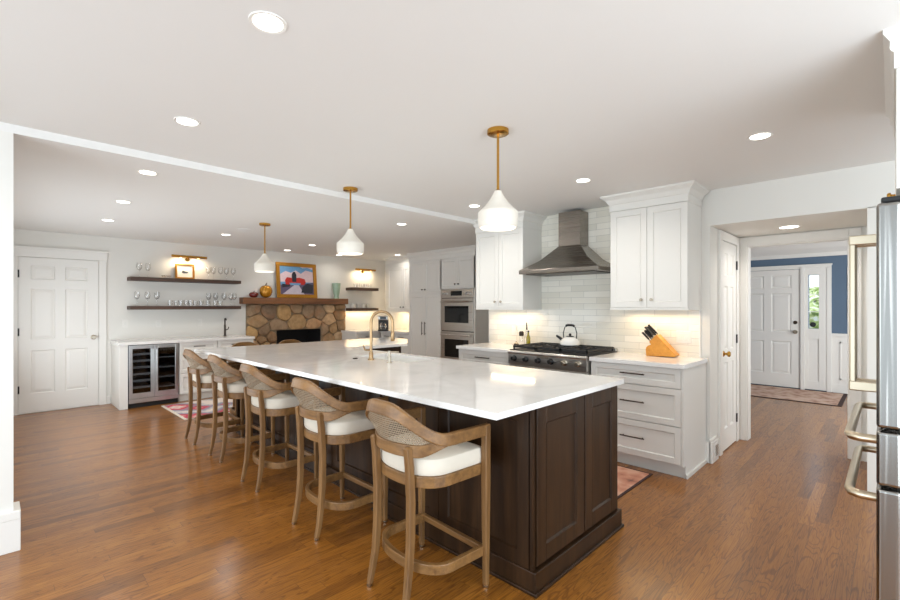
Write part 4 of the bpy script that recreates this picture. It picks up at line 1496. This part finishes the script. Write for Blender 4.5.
def pumpkin(loc, r, h, mat, lab):
    t = thing('pumpkin', lab, 'pumpkin', loc)
    n, k = 48, 12
    pts, fc = [], []
    for i in range(k + 1):
        th = PI * i / k
        for j in range(n):
            a = 2 * PI * j / n
            rib = 1 - .10 * (1 - abs(math.sin(4.5 * a))) ** 2
            q = r * (math.sin(th) ** .8 if 0 < i < k else .12) * rib
            pts.append((q * math.cos(a), q * math.sin(a), h / 2 - h / 2 * math.cos(th) * (1 - .12 * (1 - math.sin(th)) * (1 if i > k / 2 else 0))))
    for i in range(k):
        for j in range(n):
            fc.append((i * n + j, i * n + (j + 1) % n, (i + 1) * n + (j + 1) % n, (i + 1) * n + j))
    fc.append(tuple(range(n - 1, -1, -1)))
    fc.append(tuple(k * n + j for j in range(n)))
    MB().add(pts, fc).build('body', mat, t, smooth=True)
    MB().tube([(0, 0, h * .90), (.004, 0, h * 1.04), (.02, 0, h * 1.14)], [r * .14, r * .09, r * .07], 8).build('stem', 'bronze', t, smooth=True)
    return t


pumpkin((3.43, 7.975, MZ), .108, .23, 'goldglass', 'large gold glass pumpkin on the mantel left of the painting')
pumpkin((3.212, 7.97, MZ), .078, .10, 'redglass', 'small dark red pumpkin at the left end of the mantel')
t = thing('vase', 'tall pale green vase at the right end of the mantel', 'vase', (4.86, 7.975, MZ))
MB().lathe([(.055, 0), (.05, .015), (.045, .05), (.062, .11), (.075, .2), (.083, .31), (.076, .31), (.066, .2), (.05, .11)], n=28).build('body', 'greenglass', t, smooth=True)

# ---------------------------------------------------------------- coffee corner
NB = 'coffee corner base cabinets'
base_cabinet('white corner base cabinet right of the fireplace, under the dark shelves', (4.985, 7.45, 0), 0, .56, .52, [('d', .003, .557, .725, .868, .16), ('p', .003, .278, .113, .72, 'r'), ('p', .282, .557, .113, .72, 'l')], NB)
base_cabinet('white corner base cabinet between the pantry and far wall', (5.56, 7.44, 0), R90, .89, .585, [('d', .003, .443, .725, .868, .16), ('d', .447, .887, .725, .868, .16), ('p', .003, .443, .113, .72, 'r'), ('p', .447, .887, .113, .72, 'l')], NB)
m = MB().box(4.975, 5.14, 7.42, 7.985, TOP0, TOP1).box(5.14, 6.148, 7.42, 8.068, TOP0, TOP1).box(5.53, 6.148, 6.545, 7.42, TOP0, TOP1)
tag(m.build('countertop', 'quartz'), 'L-shaped white quartz counter in the coffee corner', 'countertop')
upper_cabinet('wall_cabinet', 'white wall cabinet in the coffee corner above the coffee maker', (5.80, 7.53, 0), R90, .985, .348, 1.312, 2.20, ZF, 'bronze', True, False, out=.05)
for z0, z1, lab in ((1.732, 1.79, 'upper short dark wood shelf right of the fireplace'), (1.312, 1.366, 'lower short dark wood shelf right of the fireplace')):
    tag(MB().box(5.135, 5.79, 7.82, 8.068, z0, z1).build('floating_shelf', 'shelfwood', bevel=.003), lab, 'shelf', 'shelves in the coffee corner')
area_light('under_cabinet_light', (6.02, 7.1, 1.285), (6.05, 7.1, 0), .9, .05, 3.6, (1.0, 0.74, 0.42))
area_light('under_shelf_light', (5.45, 7.98, 1.30), (5.45, 8.0, 0), .7, .05, 2.2, (1.0, 0.76, 0.46))


def mug(loc, lab, grp, rot=0, first=None):
    if first is not None:
        return dup(first, loc, rot, lab, grp)
    t = thing('mug', lab, 'mug', loc, rot, grp)
    MB().lathe([(.034, 0), (.040, .006), (.041, .09), (.037, .09), (.035, .012)], n=18).build('cup', 'mug', t, smooth=True)
    MB().tube([(.038, 0, .075), (.066, 0, .07), (.068, 0, .035), (.038, 0, .022)], .006, 8).build('handle', 'mug', t, smooth=True)
    return t


g_ = 'mugs on the lower corner shelf'
m0 = None
for i, (x, y) in enumerate(((5.22, 7.92), (5.35, 7.95), (5.47, 7.91), (5.60, 7.95))):
    m0 = mug((x, y, 1.367), ordn[i] + ' pale mug from the left on the lower corner shelf', g_, .5 * i, m0) if m0 is None else (mug((x, y, 1.367), ordn[i] + ' pale mug from the left on the lower corner shelf', g_, .5 * i, m0), m0)[1]
for i, x in enumerate((5.28, 5.37, 5.46, 5.55, 5.64)):
    o = t0.copy()
    COL.objects.link(o)
    o.location = (x, 7.93 + .03 * (i % 2), 1.791)
    o['label'] = ordn[i] + ' glass from the left on the upper corner shelf'
    o['group'] = 'glasses on the upper corner shelf'

t = thing('coffee_maker', 'black and steel coffee maker on the corner counter', 'coffee maker', (5.46, 7.22, TOP1), math.radians(-40))
MB().box(-.10, .10, -.12, .14, 0, .035).build('base', 'plastic', t, bevel=.008)
MB().box(-.10, .10, .03, .14, .03, .235).build('water_tank', 'plastic', t, bevel=.008)
MB().box(-.10, .10, -.11, .14, .215, .30).build('brew_head', 'steelz', t, bevel=.02)
MB().lathe([(.052, .037), (.066, .06), (.066, .12), (.05, .155), (.046, .165)], (0, -.045, 0), 20).build('carafe', 'glass', t, smooth=True)
MB().box(-.06, .06, -.113, -.109, .24, .28).build('control_panel', 'blackgloss', t)

# ---------------------------------------------------------------- refrigerator side
fr = thing('refrigerator', 'stainless french-door refrigerator with two lower drawers at the right', 'refrigerator', (2.22, 0.04, 0), PI)
# local x runs along -X (world), local y along -Y: front plane y=0
def fx(u):
    return -(u - 2.22)
MB().box(fx(2.235), fx(3.115), .075, .74, .03, 1.768).build('body', 'steelz', fr)
def fdoor(nm, u0, u1, z0, z1):
    m = MB()
    m.box(fx(u0), fx(u1), 0, .066, z0, z1)
    return m.build(nm, 'fridge', fr, bevel=.012, seg=4, smooth=False)
dA = fdoor('door', 2.22, 2.667, .974, 1.778)
dB = fdoor('door', 2.673, 3.13, .974, 1.778)
dC = fdoor('drawer', 2.22, 3.13, .768, .962)
dD = fdoor('drawer', 2.22, 3.13, .07, .757)
MB().box(fx(2.24), fx(3.11), .02, .60, 0, .07).build('kick_plate', 'plastic', fr)
for u_, d_ in ((2.625, dA), (2.715, dB)):
    m = MB().box(fx(u_ - .012), fx(u_ + .012), -.092, -.070, 1.055, 1.70)
    for z in (1.045, 1.672):
        m.box(fx(u_ - .014), fx(u_ + .014), -.094, .002, z, z + .042)
    m.build('handle', 'handle_metal', d_, bevel=.005)
for z, d_ in ((.915, dC), (.70, dD)):
    m = MB()
    path = [(fx(2.285), .0, z - .02), (fx(2.285), -.05, z - .012), (fx(2.30), -.068, z), (fx(2.34), -.074, z)]
    path = [(fx(2.30), .005, z), (fx(2.296), -.045, z), (fx(2.31), -.070, z), (fx(2.345), -.078, z), (fx(3.005), -.078, z), (fx(3.04), -.070, z), (fx(3.054), -.045, z), (fx(3.05), .005, z)]
    m.tube(path, .016, 12)
    m.build('handle', 'handle_metal', d_, smooth=True)
for u_ in (2.27, 3.08):
    MB().box(fx(u_ - .035), fx(u_ + .035), .012, .11, 1.779, 1.80).build('hinge_cover', 'plastic', fr, bevel=.006)

fc_ = thing('fridge_cabinet', 'white cabinet above the refrigerator with brass knobs', 'cabinet', (2.20, -0.012, 0), PI)
def gx(u):
    return -(u - 2.20)
MB().box(gx(2.40), gx(3.36), .021, .70, 1.85, 2.33).build('body', 'cabinet', fc_)
MB().box(gx(3.32), gx(3.36), .0, .70, 0, 1.85).build('side_panel', 'cabinet', fc_)
for i, (a, b_) in enumerate(((2.405, 2.875), (2.885, 3.355))):
    m = MB().shaker(gx(b_), gx(a), 1.855, 2.31)
    d_ = m.build('door', 'cabinet', fc_, bevel=.0012, seg=1)
    knob(d_, gx(2.84 if i == 0 else 2.92), 1.905, 'brass', 0, .016)
crown(fc_, gx(3.36), gx(2.40), 0, .70, 2.31, ZN, .036, True, True)

# ---------------------------------------------------------------- hall things
t = thing('hall_rug', 'pale patterned rug with dark edge in front of the front door', 'rug', (8.95, 1.35, 0))
MB().box(-.58, .58, -.80, .95, .001, .008).build('pile', 'hallrug', t)
MB().box(-.63, .63, -.85, 1.0, .0005, .006).build('border', 'rugdark', t)
for z0, z1, lab in ((1.66, 2.02, 'upper dark-framed picture on the blue wall'), (1.19, 1.55, 'lower dark-framed picture on the blue wall')):
    t = thing('wall_picture', lab, 'picture', (HU, .50, z0), R90, 'pictures on the blue wall')
    h = z1 - z0
    MB().box(0, .30, -.02, 0, 0, .02).box(0, .30, -.02, 0, h - .02, h).box(0, .02, -.02, 0, .02, h - .02).box(.28, .30, -.02, 0, .02, h - .02).build('frame', 'iron', t)
    MB().box(.02, .28, -.012, -.001, .02, h - .02).build('mat_board', 'ledger', t)
